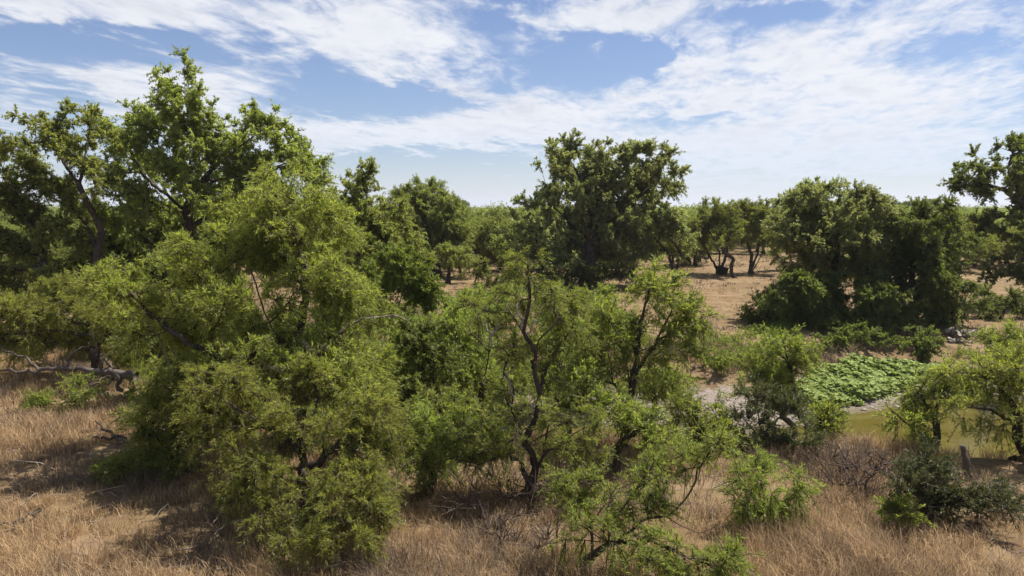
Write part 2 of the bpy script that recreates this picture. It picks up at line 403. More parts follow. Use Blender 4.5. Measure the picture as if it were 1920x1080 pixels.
    if s['n']:
        if leafless: k = rng.random(Tn) > leafless; O, D, L = O[k], D[k], L[k]
        V, Q, tint = leaves(rng, O, D, L, s['n'], s['ll'], s['lw'], s['droop'], s['spread'], s['hang'])
        mesh_obj('crown', V, Q, mat=M[mat or s['mat']], parent=T, origin=root, tint=tint)
    for ln in deadwood:                                      # pale dead limbs
        P = np.array([conv(a, b, Y + c) for a, b, c in ln[1:]]); R = np.linspace(ln[0], ln[0] * .25, len(P))
        ch = [catmull(P, R, 4, rng, 0.5)]
        Pf, Rf = ch[0]
        for i in range(3, len(Pf) - 1, 2):
            d = Pf[min(i + 1, len(Pf) - 1)] - Pf[i - 1]; l = min(np.linalg.norm(d) * rng.uniform(1.0, 2.2), rng.uniform(.15, .5))
            d = d / np.linalg.norm(d) + rng.normal(0, .6, 3); p1 = Pf[i] + d * l * .5; p2 = p1 + (d + rng.normal(0, .7, 3)) * l * .5
            ch.append((np.array([Pf[i], p1, p2]), np.array([Rf[i] * .6, Rf[i] * .4, Rf[i] * .15])))
        V, Q = tubes(ch, lambda r: 6)
        o = mesh_obj('dead_branch', V, Q, mat=M['dead'], parent=T, origin=root, smooth=True); o['label'] = 'pale bare dead branch'
    return T

def branch_thing(name, label, cat, lines, mat, group=None, sub=4, wob=0.5):
    """a fallen limb: lines = [(radius0, radius1, [world points])]"""
    SEED[0] += 1; rng = np.random.default_rng(SEED[0] * 31)
    ch = []
    for r0, r1, P in lines:
        P = np.array(P, float); ch.append(catmull(P, np.linspace(r0, r1, len(P)), sub, rng, wob))
    V, Q = tubes(ch, lambda r: 8 if r > .04 else 5)
    # close the butts
    Tt = []; off = 0; Vx = [V]; nv = len(V)
    for P, R in ch:
        k = 8 if R[0] > .04 else 5
        for ring0, c in ((off, P[0]), (off + (len(P) - 1) * k, P[-1])):
            Vx.append(c[None]); Tt += [(ring0 + j, ring0 + (j + 1) % k, nv) for j in range(k)]; nv += 1
        off += len(P) * k
    o = mesh_obj(name, np.concatenate(Vx), Q, Tt, mat=M[mat], origin=ch[0][0][0], smooth=True)
    return tag(o, label, cat, group)

# ------------------------------------------------------------------ ground, water
def grid_axis(lo, hi, fine_lo, fine_hi, step, grow):
    a = list(np.arange(fine_lo, fine_hi, step)); s = step; x = fine_hi
    while x < hi: a.append(x); s *= grow; x += s
    a.append(hi); s = step; x = fine_lo - step
    while x > lo: a.insert(0, x); s *= grow; x -= s
    a.insert(0, lo); return np.array(a)
def build_ground():
    X = grid_axis(-20000, 20000, -20, 24, 0.22, 1.12); Yv = grid_axis(-3000, 30000, 7, 46, 0.2, 1.10)
    gx, gy = np.meshgrid(X, Yv); H = height(gx, gy)
    V = np.stack([gx, gy, H], -1).reshape(-1, 3); nx, ny = len(X), len(Yv)
    i = np.arange(ny - 1)[:, None] * nx + np.arange(nx - 1)[None]
    Q = np.stack([i, i + 1, i + nx + 1, i + nx], -1).reshape(-1, 4)
    m = bpy.data.materials.new('dry_ground'); m.use_nodes = True; t = NT(m.node_tree); p = t.n['Principled BSDF']
    pos = t.new('ShaderNodeNewGeometry').outputs['Position']; x, y, z = t.sep(pos)
    n1 = t.noise(pos, 0.16, 6, 0.6, 0.4); n2 = t.noise(pos, 1.6, 6, 0.65, 0.3); n3 = t.noise(pos, 14, 5, 0.7)
    str_ = t.noise(t.v('MULTIPLY', pos, (0.35, 1.6, 1)), 0.5, 5, 0.6, 0.8)
    c = t.mix(t.ramp(n1, 0.38, 0.62), (0.165, 0.112, 0.056), (0.220, 0.158, 0.086))
    c = t.mix(t.m('MULTIPLY', t.ramp(n2, 0.46, 0.62), 0.85), c, (0.115, 0.074, 0.043))
    c = t.mix(t.m('MULTIPLY', t.ramp(str_, 0.52, 0.66), 0.6), c, (0.26, 0.175, 0.11))
    c = t.mix(t.m('MULTIPLY', t.ramp(n3, 0.5, 0.75), 0.5), c, (0.12, 0.072, 0.045))
    gravel = t.mix(t.ramp(n3, 0.35, 0.65), (0.14, 0.115, 0.097), (0.29, 0.24, 0.205))
    gravel = t.mix(t.m('MULTIPLY', t.ramp(n2, 0.45, 0.65), 0.7), gravel, (0.19, 0.155, 0.13))
    zz = t.m('ADD', z, t.m('MULTIPLY', t.m('SUBTRACT', n2, 0.5), 0.9))
    c = t.mix(t.m('MULTIPLY', t.ramp(zz, -1.02, -1.22), t.ramp(x, -1.5, 2.0)), c, gravel)
    c = t.mix(t.ramp(z, -1.50, -1.60), c, (0.13, 0.105, 0.06))
    far = t.ramp(t.m('ADD', y, t.m('MULTIPLY', t.m('SUBTRACT', n1, .5), 60.0)), 70, 150)
    c = t.mix(t.m('MULTIPLY', far, 0.9), c, (0.10, 0.105, 0.036))
    t.put(p.inputs['Base Color'], c); p.inputs['Roughness'].default_value = 0.95; p.inputs['Specular IOR Level'].default_value = 0.1
    b = t.new('ShaderNodeBump'); b.inputs['Strength'].default_value = 0.7; b.inputs['Distance'].default_value = 0.06
    t.put(b.inputs['Height'], t.m('ADD', n3, t.m('MULTIPLY', n2, 0.8))); t.l.new(b.outputs[0], p.inputs['Normal'])
    tag(mesh_obj('ground', V, Q, mat=m, smooth=True), kind='structure')
    # water sheet
    xs = np.linspace(-9, 40, 120); V = []; 
    for x in xs:
        lip = float(bank_lip(x)); fe = float(far_edge(x)); V += [(x, lip + 2.6, WATER_Z), (x, fe + 0.6, WATER_Z)]
    k = np.arange(len(xs) - 1)[:, None] * 2; Q = np.concatenate([k, k + 2, k + 3, k + 1], 1)
    m = bpy.data.materials.new('murky_water'); m.use_nodes = True; t = NT(m.node_tree); p = t.n['Principled BSDF']
    pos = t.new('ShaderNodeNewGeometry').outputs['Position']
    n1 = t.noise(t.v('MULTIPLY', pos, (.6, 1.4, 1)), 0.5, 5, 0.6, 0.5)
    t.put(p.inputs['Base Color'], t.mix(t.ramp(n1, .4, .65), (0.088, 0.070, 0.016), (0.112, 0.092, 0.027)))
    p.inputs['Roughness'].default_value = 0.10; p.inputs['IOR'].default_value = 1.33
    b = t.new('ShaderNodeBump'); b.inputs['Strength'].default_value = 0.12; b.inputs['Distance'].default_value = 0.02
    t.put(b.inputs['Height'], t.noise(t.v('MULTIPLY', pos, (2, 6, 1)), 2.0, 4, 0.6)); t.l.new(b.outputs[0], p.inputs['Normal'])
    tag(mesh_obj('water', V, Q, mat=m, smooth=True), kind='structure')
    # far low hills
    rng = np.random.default_rng(4); az = np.linspace(-.75, .75, 180); rows = []
    for d, h in ((14000, 0), (14600, 1), (15600, 1.0), (17500, 0)):
        hh = (34 + 26 * np.sin(az * 9 + 1.0) + 16 * np.sin(az * 23) + 8 * np.sin(az * 57)) * sstep(-.05, .22, az + .0) + 14
        rows.append(np.stack([np.sin(az) * d, np.cos(az) * d, hh * h - (2 if h == 0 else 0)], -1))
    V = np.concatenate(rows); n = len(az); i = np.arange(3)[:, None] * n + np.arange(n - 1)[None]
    Q = np.stack([i, i + 1, i + n + 1, i + n], -1).reshape(-1, 4)
    m = bpy.data.materials.new('wooded_hill'); m.use_nodes = True; t = NT(m.node_tree); p = t.n['Principled BSDF']
    pos = t.new('ShaderNodeNewGeometry').outputs['Position']
    t.put(p.inputs['Base Color'], t.mix(t.ramp(t.noise(pos, 0.004, 5), .4, .6), (0.06, 0.075, 0.03), (0.13, 0.12, 0.06))); p.inputs['Roughness'].default_value = 1
    tag(mesh_obj('hills', V, Q, mat=m, smooth=True), kind='structure')
build_ground()

# ------------------------------------------------------------------ trees and shrubs, one by one
# tall pecans at the left
tree('pecan_tree', 'tallest pecan, with a spire top, among the dark trees at left', 'tree', 34, 325,
     [(340, 150, 48, 42), (350, 205, 70, 45), (395, 245, 80, 50), (495, 225, 45, 42), (480, 275, 75, 50), (555, 285, 52, 50), (525, 340, 85, 55),
      (310, 270, 85, 55), (245, 235, 70, 38), (235, 300, 60, 55), (300, 350, 95, 55), (420, 330, 95, 60), (235, 400, 75, 50), (430, 400, 90, 55),
      (300, 420, 95, 40), (210, 460, 70, 40), (585, 310, 28, 35)], 'pecan', .32,
     limbs=[[(335, 560, 0), (350, 470, 0), (352, 400, .2), (358, 320, 0), (352, 230, .3), (345, 150, 0)],
            [(355, 380, 0), (385, 330, -.6), (430, 290, -1), (490, 245, -1)], [(352, 400, .2), (270, 330, .8), (235, 260, 1)],
            [(380, 340, -.5), (470, 330, .8), (550, 300, 1)]], depth=.8)
tree('pecan_tree', 'broad pecan with an airy flat top at the far left edge', 'tree', 31, 130,
     [(95, 215, 60, 28), (40, 255, 50, 35), (150, 240, 55, 40), (20, 320, 75, 55), (110, 300, 60, 45), (90, 370, 90, 45), (0, 400, 75, 45),
      (170, 330, 45, 45), (30, 460, 85, 50), (130, 440, 70, 40), (10, 530, 70, 35), (100, 520, 60, 30), (-70, 360, 80, 90), (-80, 480, 80, 60), (170, 270, 45, 35)],
     'pecan', .3, limbs=[[(175, 520, 0), (190, 430, .2), (150, 350, 0), (110, 290, .4), (95, 220, 0)], [(185, 440, 0), (100, 400, -.8), (0, 340, -1)],
                         [(150, 350, 0), (165, 260, .8)]], depth=.8)
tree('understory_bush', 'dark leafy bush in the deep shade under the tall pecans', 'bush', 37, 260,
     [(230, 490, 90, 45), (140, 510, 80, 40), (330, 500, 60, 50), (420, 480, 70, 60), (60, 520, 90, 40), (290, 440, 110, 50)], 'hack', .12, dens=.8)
tree('pecan_tree', 'narrow pecan with a small pointed top right of the tall left pecans', 'tree', 34, 690,
     [(697, 325, 22, 20), (680, 350, 42, 25), (645, 372, 35, 28), (705, 385, 55, 38), (660, 420, 60, 45), (735, 430, 50, 45), (700, 470, 70, 45), (650, 470, 50, 40)],
     'pecan', .16)
tree('hackberry_tree', 'round dark tree with branching trunk left of the open glade', 'tree', 62, 820,
     [(790, 362, 42, 22), (770, 390, 50, 32), (825, 400, 42, 30), (745, 400, 30, 25), (790, 430, 70, 35), (845, 435, 35, 30), (740, 450, 40, 35), (800, 465, 60, 18)],
     'mesq_far', .3, limbs=[[(820, 490, 0), (815, 465, 0), (800, 430, 0), (785, 390, 0)], [(816, 468, 0), (840, 440, .5)], [(815, 470, 0), (780, 445, -.5)]], dens=1.3)
# round pecan in the middle and its companions
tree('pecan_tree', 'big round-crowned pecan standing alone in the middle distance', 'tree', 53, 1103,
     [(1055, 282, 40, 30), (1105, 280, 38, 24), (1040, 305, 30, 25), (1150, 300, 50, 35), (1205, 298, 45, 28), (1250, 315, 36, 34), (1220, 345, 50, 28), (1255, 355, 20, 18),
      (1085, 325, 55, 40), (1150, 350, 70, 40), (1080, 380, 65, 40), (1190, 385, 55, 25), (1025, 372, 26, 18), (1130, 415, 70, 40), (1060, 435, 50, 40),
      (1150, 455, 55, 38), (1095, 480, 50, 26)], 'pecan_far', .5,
     limbs=[[(1103, 520, 0), (1106, 470, 0), (1108, 420, 0), (1100, 360, .4), (1070, 300, 0)], [(1108, 430, 0), (1160, 400, .5), (1220, 350, .5), (1255, 350, 0)],
            [(1106, 400, 0), (1150, 330, -.8)], [(1106, 450, 0), (1050, 400, .8), (1020, 375, 1)]])
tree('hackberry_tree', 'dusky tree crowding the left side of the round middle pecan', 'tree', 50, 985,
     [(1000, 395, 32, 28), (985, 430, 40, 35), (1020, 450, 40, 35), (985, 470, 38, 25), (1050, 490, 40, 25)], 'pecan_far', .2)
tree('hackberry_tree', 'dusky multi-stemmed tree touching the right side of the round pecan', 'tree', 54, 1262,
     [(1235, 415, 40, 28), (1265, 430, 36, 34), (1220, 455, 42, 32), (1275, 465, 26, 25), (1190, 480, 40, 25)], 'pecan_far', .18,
     limbs=[[(1266, 508, 0), (1278, 480, 0), (1255, 440, 0)], [(1262, 500, 0), (1250, 470, .5), (1220, 440, 0)]])
tree('understory_bush', 'dark low bush in the shade beneath the round middle pecan', 'bush', 51, 1060,
     [(1050, 510, 50, 20), (1100, 515, 45, 18), (1160, 505, 45, 16), (970, 515, 30, 20)], 'hack', .08)
tree('understory_bush', 'spiny dark bush low in the glade left of the round pecan', 'bush', 46, 925,
     [(905, 535, 30, 12), (945, 520, 30, 18), (975, 530, 25, 14)], 'hack', .06)
# grove right of the glade
tree('hackberry_tree', 'wide dark tree above the green creek-bank plants at right', 'tree', 37.5, 1562,
     [(1560, 385, 95, 34), (1500, 425, 60, 42), (1625, 420, 70, 45), (1555, 440, 100, 40), (1500, 480, 50, 28), (1640, 480, 70, 40), (1580, 490, 60, 30)], 'hack', .26, mat='pecan_far', depth=1.2,
     limbs=[[(1562, 560, 0), (1562, 510, 0), (1572, 460, .3), (1560, 390, 0)], [(1566, 490, 0), (1620, 450, .4), (1640, 410, 1)], [(1564, 495, 0), (1515, 450, -.5), (1500, 420, -.5)]])
tree('hackberry_tree', 'tall leafy dark tree on the right side of the creek grove', 'tree', 36, 1715,
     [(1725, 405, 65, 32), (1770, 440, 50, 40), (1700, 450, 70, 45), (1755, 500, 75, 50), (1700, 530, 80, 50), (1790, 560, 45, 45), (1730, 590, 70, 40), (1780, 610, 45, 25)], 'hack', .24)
tree('understory_bush', 'dense black-green bush overhanging the creek-bank plants', 'bush', 36.2, 1570,
     [(1480, 545, 60, 38), (1560, 560, 70, 45), (1640, 570, 70, 50), (1535, 600, 70, 44), (1490, 560, 45, 50), (1760, 625, 50, 25), (1620, 620, 90, 36), (1700, 630, 60, 28), (1560, 640, 70, 22)], 'hack', .14, dens=1.5)
tree('understory_bush', 'low dark fringe of bush on the bank directly above the round-leaved plants', 'bush', 33.6, 1590,
     [(1500, 632, 50, 24), (1570, 645, 60, 22), (1640, 648, 60, 22), (1710, 642, 50, 22), (1450, 625, 40, 20), (1600, 620, 70, 24)], 'hack', .08, dens=1.3)
tree('understory_bush', 'leafy bush at the left end of the dark creek grove', 'bush', 36.5, 1440,
     [(1430, 570, 40, 30), (1465, 590, 45, 36), (1415, 600, 30, 22), (1460, 620, 45, 25)], 'hack', .1)
tree('pecan_tree', 'pale airy-topped tree showing above the wide dark creek tree', 'tree', 66, 1560,
     [(1545, 355, 50, 16), (1600, 365, 40, 14), (1500, 372, 30, 14), (1470, 378, 16, 12), (1640, 378, 30, 12), (1560, 400, 80, 20)], 'pecan_far', .25, dens=.7)
tree('pecan_tree', 'dark limby pecan cut off by the right edge', 'tree', 44, 1965,
     [(1900, 285, 42, 22), (1855, 305, 42, 22), (1820, 330, 34, 18), (1795, 345, 18, 10), (1890, 330, 40, 20), (1935, 310, 45, 40), (1860, 355, 30, 14), (1880, 400, 45, 28),
      (1860, 425, 35, 20), (1920, 430, 50, 40), (1970, 350, 60, 60), (1900, 490, 50, 14), (1880, 515, 40, 10), (1940, 510, 50, 20)], 'pecan_far', .42, mat='dark',
     limbs=[[(1958, 530, 0), (1945, 450, 0), (1925, 385, 0), (1880, 355, 0), (1825, 340, 0), (1790, 348, 0)], [(1925, 385, 0), (1890, 320, .5), (1900, 280, 0)], [(1950, 470, 0), (1900, 495, -.5), (1850, 488, -.8)]])
tree('understory_bush', 'low dark bush on the shaded bank at the right edge', 'bush', 38, 1880,
     [(1870, 560, 50, 18), (1920, 570, 40, 20), (1840, 580, 40, 20), (1960, 560, 50, 30)], 'hack', .06)

# field mesquites across the creek
G = 'mesquites standing in the open glade'
tree('mesquite_tree', 'glade mesquite with several dark stems rising behind a black tub', 'tree', 63, 1350,
     [(1360, 388, 34, 16), (1330, 400, 34, 20), (1380, 405, 32, 22), (1340, 430, 42, 22), (1310, 420, 24, 22), (1372, 440, 26, 18), (1395, 395, 20, 14)], 'mesq_far', .2,
     limbs=[[(1346, 506, 0), (1330, 480, 0), (1315, 450, 0), (1305, 430, 0)], [(1350, 505, 0), (1349, 475, 0), (1340, 452, 0), (1328, 430, 0)], [(1352, 505, 0), (1363, 475, .3), (1366, 440, .3)]], group=G)
tree('mesquite_tree', 'leaning single-stem mesquite nearest us in the open glade', 'tree', 60, 1375,
     [(1350, 455, 24, 12), (1375, 430, 22, 16)], 'mesq_far', .16, limbs=[[(1378, 525, 0), (1371, 505, 0), (1374, 485, 0), (1360, 475, 0), (1350, 462, 0)]], group=G)
tree('mesquite_tree', 'glade mesquite with a fan of three stems beside the creek grove', 'tree', 64, 1408,
     [(1420, 395, 30, 18), (1400, 420, 30, 20), (1440, 410, 30, 22), (1425, 440, 36, 16), (1455, 440, 26, 16), (1465, 400, 22, 16)], 'mesq_far', .2,
     limbs=[[(1407, 510, 0), (1409, 480, 0), (1402, 455, 0), (1400, 430, 0)], [(1409, 508, 0), (1420, 475, .3), (1425, 450, .3)], [(1411, 508, 0), (1430, 475, -.3), (1455, 468, -.5), (1470, 455, -.5)]], group=G)
tree('mesquite_tree', 'slim mesquite with one straight stem far back in the glade', 'tree', 72, 1303,
     [(1305, 440, 22, 18), (1290, 425, 20, 18), (1318, 455, 16, 10)], 'mesq_far', .14, limbs=[[(1303, 488, 0), (1304, 465, 0), (1303, 445, 0)]], group=G)
tree('mesquite_tree', 'small pale round-topped tree standing in the left glade', 'tree', 60, 862,
     [(862, 478, 26, 15), (845, 492, 22, 13), (885, 490, 22, 13)], 'mesq_far', .1, dens=1.6, mat='pecan_far', group=G)
tree('mesquite_tree', 'low round mesquite with dark stems at the back of the left glade', 'tree', 75, 905,
     [(880, 440, 36, 18), (915, 435, 36, 18), (900, 455, 45, 14), (935, 450, 24, 14)], 'mesq_far', .2, group=G)
tree('understory_bush', 'small green bush casting a dark shadow in the left glade', 'bush', 52, 890,
     [(890, 512, 22, 12), (905, 500, 18, 10)], 'hack', .06, mat='mesquite_far')
tree('understory_bush', 'small dead dark bush on the sunlit strip at far right', 'bush', 80, 1832,
     [(1830, 470, 18, 9), (1842, 462, 16, 8), (1850, 474, 16, 6)], 'hack', .1, leafless=.6)

G2 = 'scrubby mesquites crowding the left of the glade'
for k, (px_, Y_, top, lab) in enumerate(((650, 46, 440, 'scrubby mesquite just right of the tall pecans, behind the narrow pecan'), (735, 52, 425, 'scrubby mesquite behind the narrow pecan on its right side'), (770, 44, 455, 'low scrubby mesquite in front of the round dark tree'),
        (940, 66, 412, 'scrubby mesquite at the left of the dusky tree beside the round pecan'), (965, 56, 440, 'low scrubby mesquite against the dusky tree left of the round pecan'), (1180, 62, 430, 'scrubby mesquite partly hidden by the round pecan'), (1290, 74, 405, 'scrubby mesquite behind the right companion of the round pecan'),
        (840, 56, 462, 'small scrubby mesquite at the foot of the round dark tree'), (690, 40, 455, 'scrubby mesquite filling the gap below the narrow pecan'), (1015, 60, 405, 'scrubby mesquite half hidden behind the dusky tree left of the round pecan'), (890, 78, 415, 'scrubby mesquite at the very back of the left glade'))):
    hgt = 505 - top; w = 36 + 6 * (k % 3)
    tree('mesquite_tree', lab, 'tree', Y_, px_, [(px_ - w * .5, top + hgt * .35, w * .7, hgt * .26), (px_ + w * .5, top + hgt * .4, w * .7, hgt * .26), (px_, top + hgt * .2, w * .6, hgt * .2), (px_ + 4, top + hgt * .62, w * .9, hgt * .24)], 'mesq_far', .14, group=G2, dens=1.2)
# large foreground mesquites at the left
tree('mesquite_tree', 'largest yellow-green mesquite, with crooked dark limbs, in front of the tall pecans', 'tree', 16.5, 545,
     [(520, 350, 55, 30), (560, 395, 85, 45), (480, 410, 65, 45), (620, 430, 70, 50), (400, 480, 65, 45), (450, 480, 70, 45), (540, 470, 85, 50), (650, 510, 55, 55),
      (270, 505, 75, 28), (225, 545, 80, 38), (330, 540, 80, 45), (470, 560, 90, 50), (580, 560, 80, 55), (670, 590, 55, 60), (400, 610, 70, 40), (300, 600, 70, 40),
      (620, 660, 85, 50, -1.5), (500, 650, 70, 36, -1.8), (560, 690, 70, 45, -2.6), (440, 690, 60, 40, -2.0), (660, 720, 55, 45, -2.4), (370, 690, 55, 36, -1.2), (690, 690, 40, 50)], 'mesquite', .24,
     limbs=[[(545, 800, 0), (575, 700, 0), (592, 672, -.3), (560, 640, .2), (572, 570, .2), (570, 500, 0), (555, 430, .2), (530, 370, 0)],
            [(560, 720, 0), (480, 680, -.6), (420, 675, -.9), (395, 640, -.9), (410, 600, -1), (428, 550, -1), (438, 500, -.9), (425, 460, -.8)],
            [(590, 672, -.3), (650, 610, .4), (690, 592, .4), (760, 596, .4)],
            [(420, 675, -.8), (350, 640, -1), (290, 600, -.6), (250, 550, -.4)], [(540, 650, 0), (500, 600, .8), (470, 500, 1.2)]],
     deadwood=[(.03, (405, 690, -1), (408, 715, -1), (395, 735, -1), (365, 755, -1.1)), (.025, (330, 735, -.6), (318, 690, -.6), (290, 620, -.6), (245, 545, -.6)),
               (.03, (655, 612, .3), (690, 595, .2), (740, 592, .2), (765, 600, .2))])
tree('mesquite_tree', 'drooping bushy mesquite whose foliage hangs down to the bottom left grass', 'tree', 12.8, 575,
     [(600, 720, 80, 40), (665, 760, 65, 60), (490, 745, 60, 40), (590, 810, 100, 60), (690, 840, 60, 65), (500, 850, 80, 55), (620, 890, 95, 60, -.8), (700, 920, 42, 60, -.8),
      (540, 920, 85, 50, -1.0), (470, 950, 60, 40, -1.2), (640, 965, 75, 50, -1.6), (570, 985, 60, 30, -1.6), (695, 975, 32, 36, -1.4), (420, 720, 70, 45), (545, 1010, 40, 16, -2.0), (655, 1010, 40, 18, -2.0),
      (400, 800, 55, 40), (440, 880, 45, 40, -.5), (720, 780, 35, 50)], 'mesq_near', .12,
     limbs=[[(575, 960, 0), (570, 880, .2), (560, 800, 0), (555, 740, 0)], [(570, 880, 0), (640, 830, -.3), (680, 850, -.8)], [(565, 840, 0), (490, 800, .4), (420, 760, .5)]], dens=.75, depth=.9)
tree('mesquite_tree', 'small dark mesquite bush over the deep shade at left foreground', 'tree', 15.5, 300,
     [(300, 840, 80, 45), (255, 870, 60, 35), (340, 790, 70, 45), (400, 770, 70, 40), (350, 730, 70, 40), (420, 830, 50, 35), (290, 780, 55, 40)], 'mesq_mid', .08, mat='mesquite_green')
tree('mesquite_tree', 'spreading yellow-green mesquite above a fallen limb at the left edge', 'tree', 24, 183,
     [(60, 580, 80, 30), (150, 555, 75, 35), (20, 620, 70, 32), (200, 600, 65, 40), (110, 630, 75, 28), (-50, 600, 70, 45), (40, 655, 55, 16), (220, 650, 50, 25)], 'mesquite', .16,
     limbs=[[(183, 690, 0), (180, 655, 0), (165, 610, 0), (120, 580, .3)], [(180, 650, 0), (215, 610, .3)], [(175, 630, 0), (90, 620, -.4), (10, 625, -.6)]], dens=.7)
tree('mesquite_sapling', 'low green sapling below the fallen limb at far left', 'shrub', 20.5, 130,
     [(120, 740, 45, 25), (150, 725, 30, 20), (95, 760, 25, 15)], 'mesq_mid', .03)
# understory along the creek, left half
U = 'leafy bushes along the wooded creek'
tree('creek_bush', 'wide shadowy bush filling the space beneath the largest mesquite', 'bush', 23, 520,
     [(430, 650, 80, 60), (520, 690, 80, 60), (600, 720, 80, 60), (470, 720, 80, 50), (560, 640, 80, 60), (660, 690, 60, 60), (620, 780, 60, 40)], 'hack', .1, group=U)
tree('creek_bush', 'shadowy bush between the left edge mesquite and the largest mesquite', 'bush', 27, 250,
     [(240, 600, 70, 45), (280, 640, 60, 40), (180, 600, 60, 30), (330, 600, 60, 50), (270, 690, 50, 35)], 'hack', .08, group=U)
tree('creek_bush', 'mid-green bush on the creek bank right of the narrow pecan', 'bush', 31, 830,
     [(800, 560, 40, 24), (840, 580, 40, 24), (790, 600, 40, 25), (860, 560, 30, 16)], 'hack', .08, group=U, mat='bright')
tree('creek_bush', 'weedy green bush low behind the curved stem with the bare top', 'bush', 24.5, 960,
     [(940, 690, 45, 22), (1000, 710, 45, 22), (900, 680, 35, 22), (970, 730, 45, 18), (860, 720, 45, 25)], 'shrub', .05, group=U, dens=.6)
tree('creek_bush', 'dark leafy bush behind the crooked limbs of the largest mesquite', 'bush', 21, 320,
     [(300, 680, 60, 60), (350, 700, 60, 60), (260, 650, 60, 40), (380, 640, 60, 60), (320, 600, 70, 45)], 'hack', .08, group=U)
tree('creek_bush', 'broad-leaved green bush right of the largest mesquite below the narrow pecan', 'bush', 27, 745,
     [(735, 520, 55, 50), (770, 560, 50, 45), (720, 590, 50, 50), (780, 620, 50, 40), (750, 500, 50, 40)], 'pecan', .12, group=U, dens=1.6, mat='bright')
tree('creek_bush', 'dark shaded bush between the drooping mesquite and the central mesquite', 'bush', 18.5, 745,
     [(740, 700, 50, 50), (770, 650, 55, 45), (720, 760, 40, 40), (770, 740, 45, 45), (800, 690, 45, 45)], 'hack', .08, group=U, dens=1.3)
tree('creek_bush', 'grey-green bush with silvery leaves at the drooping mesquite\'s right side', 'bush', 16, 690,
     [(690, 770, 45, 30), (720, 790, 35, 30), (660, 745, 40, 25)], 'greysh', .05, group=U)
tree('mesquite_tree', 'feathery mesquite thicket leaning over the creek left of centre', 'tree', 21, 830,
     [(820, 610, 55, 40), (780, 640, 50, 35), (850, 660, 55, 40), (800, 690, 50, 35), (880, 600, 40, 35), (840, 720, 50, 30)], 'mesq_mid', .1,
     limbs=[[(830, 790, 0), (815, 720, 0), (800, 660, 0), (780, 620, 0)], [(820, 740, 0), (850, 680, .5), (870, 610, .5)]])
tree('mesquite_tree', 'bright feathery mesquite low behind the drooping mesquite', 'tree', 17, 850,
     [(820, 770, 60, 30), (880, 800, 55, 35), (840, 830, 60, 30), (800, 800, 45, 30), (770, 850, 30, 30)], 'mesq_mid', .09)
# central mesquite and its neighbours
tree('mesquite_tree', 'central mesquite with a dark trunk and pale dead branches in its top', 'tree', 14.2, 990,
     [(990, 495, 22, 22), (1000, 545, 50, 28), (945, 560, 40, 28), (1050, 575, 45, 35), (1085, 600, 40, 40), (895, 585, 35, 25), (1010, 775, 60, 30, -.9), (970, 830, 45, 25, -.9), (1030, 700, 30, 25, .4), (960, 660, 30, 25, .5), (935, 800, 60, 32),
      (880, 830, 60, 35), (850, 860, 45, 30), (1080, 790, 55, 32), (1060, 840, 45, 30), (960, 750, 40, 22), (1110, 830, 50, 30), (910, 870, 45, 25)], 'mesq_near', .105,
     limbs=[[(992, 930, 0), (1004, 880, -.1), (988, 835, 0), (1000, 790, .1), (1012, 740, 0), (1000, 690, .1), (1004, 660, 0), (983, 620, 0), (992, 560, .2), (990, 500, .2)], [(990, 915, 0), (975, 870, .2), (985, 820, .4), (958, 770, .3), (962, 730, .4), (945, 700, .3)], [(995, 900, 0), (1020, 850, -.3), (1030, 800, -.3), (1060, 770, -.2)],
            [(1000, 685, 0), (1010, 640, -.2), (1045, 600, -.2), (1070, 580, -.3)], [(990, 640, 0), (960, 590, .3), (940, 565, .3)],
            [(992, 850, 0), (945, 850, -.4), (900, 870, -.6), (850, 860, -.8)], [(994, 830, 0), (1040, 800, .3), (1090, 790, .5)], [(990, 800, 0), (960, 760, .3), (950, 720, .3)]],
     deadwood=[(.028, (985, 625, 0), (975, 595, 0), (970, 575, 0), (978, 555, 0)), (.026, (985, 625, 0), (1005, 600, -.1), (1015, 575, -.1), (1040, 560, -.1)),
               (.03, (965, 745, .2), (955, 720, .2), (950, 700, .2))], mat='mesquite_green', depth=.8)
tree('mesquite_tree', 'slender mesquite with a curved stem and pale bare top left of the central trunk', 'tree', 20, 897,
     [(870, 640, 40, 30), (900, 700, 40, 30), (930, 720, 45, 28), (860, 700, 40, 30), (945, 690, 35, 25)], 'mesq_mid', .1,
     limbs=[[(897, 765, 0), (905, 725, 0), (915, 680, 0), (917, 650, 0)], [(917, 660, 0), (890, 630, 0), (870, 620, 0)]],
     deadwood=[(.035, (917, 655, 0), (918, 625, 0), (905, 600, 0), (895, 585, 0)), (.035, (917, 650, 0), (930, 615, 0), (938, 590, 0), (955, 570, 0))])
tree('mesquite_tree', 'tall upright bright green mesquite right of the central trunk', 'tree', 17, 1168,
     [(1200, 530, 48, 28), (1240, 560, 48, 36), (1170, 580, 50, 36), (1280, 590, 34, 30), (1215, 620, 60, 40), (1150, 640, 50, 40), (1275, 650, 40, 36), (1190, 680, 55, 30), (1130, 700, 50, 30), (1305, 600, 20, 25)],
     'mesq_mid', .1, limbs=[[(1165, 860, 0), (1175, 780, 0), (1190, 700, 0), (1200, 620, 0), (1215, 550, 0)], [(1178, 770, 0), (1150, 720, -.3), (1140, 660, -.3)], [(1190, 700, 0), (1230, 640, .4), (1260, 580, .4)],
                            [(1100, 775, .6), (1130, 735, .5), (1150, 690, .4), (1165, 640, .4)]])
tree('mesquite_tree', 'small mesquite with a thin straight stem standing on the gravel bar', 'tree', 21.5, 1226,
     [(1225, 720, 50, 26), (1260, 700, 36, 28), (1200, 740, 36, 18)], 'mesq_mid', .07, limbs=[[(1224, 785, 0), (1226, 750, 0), (1228, 715, 0)]])
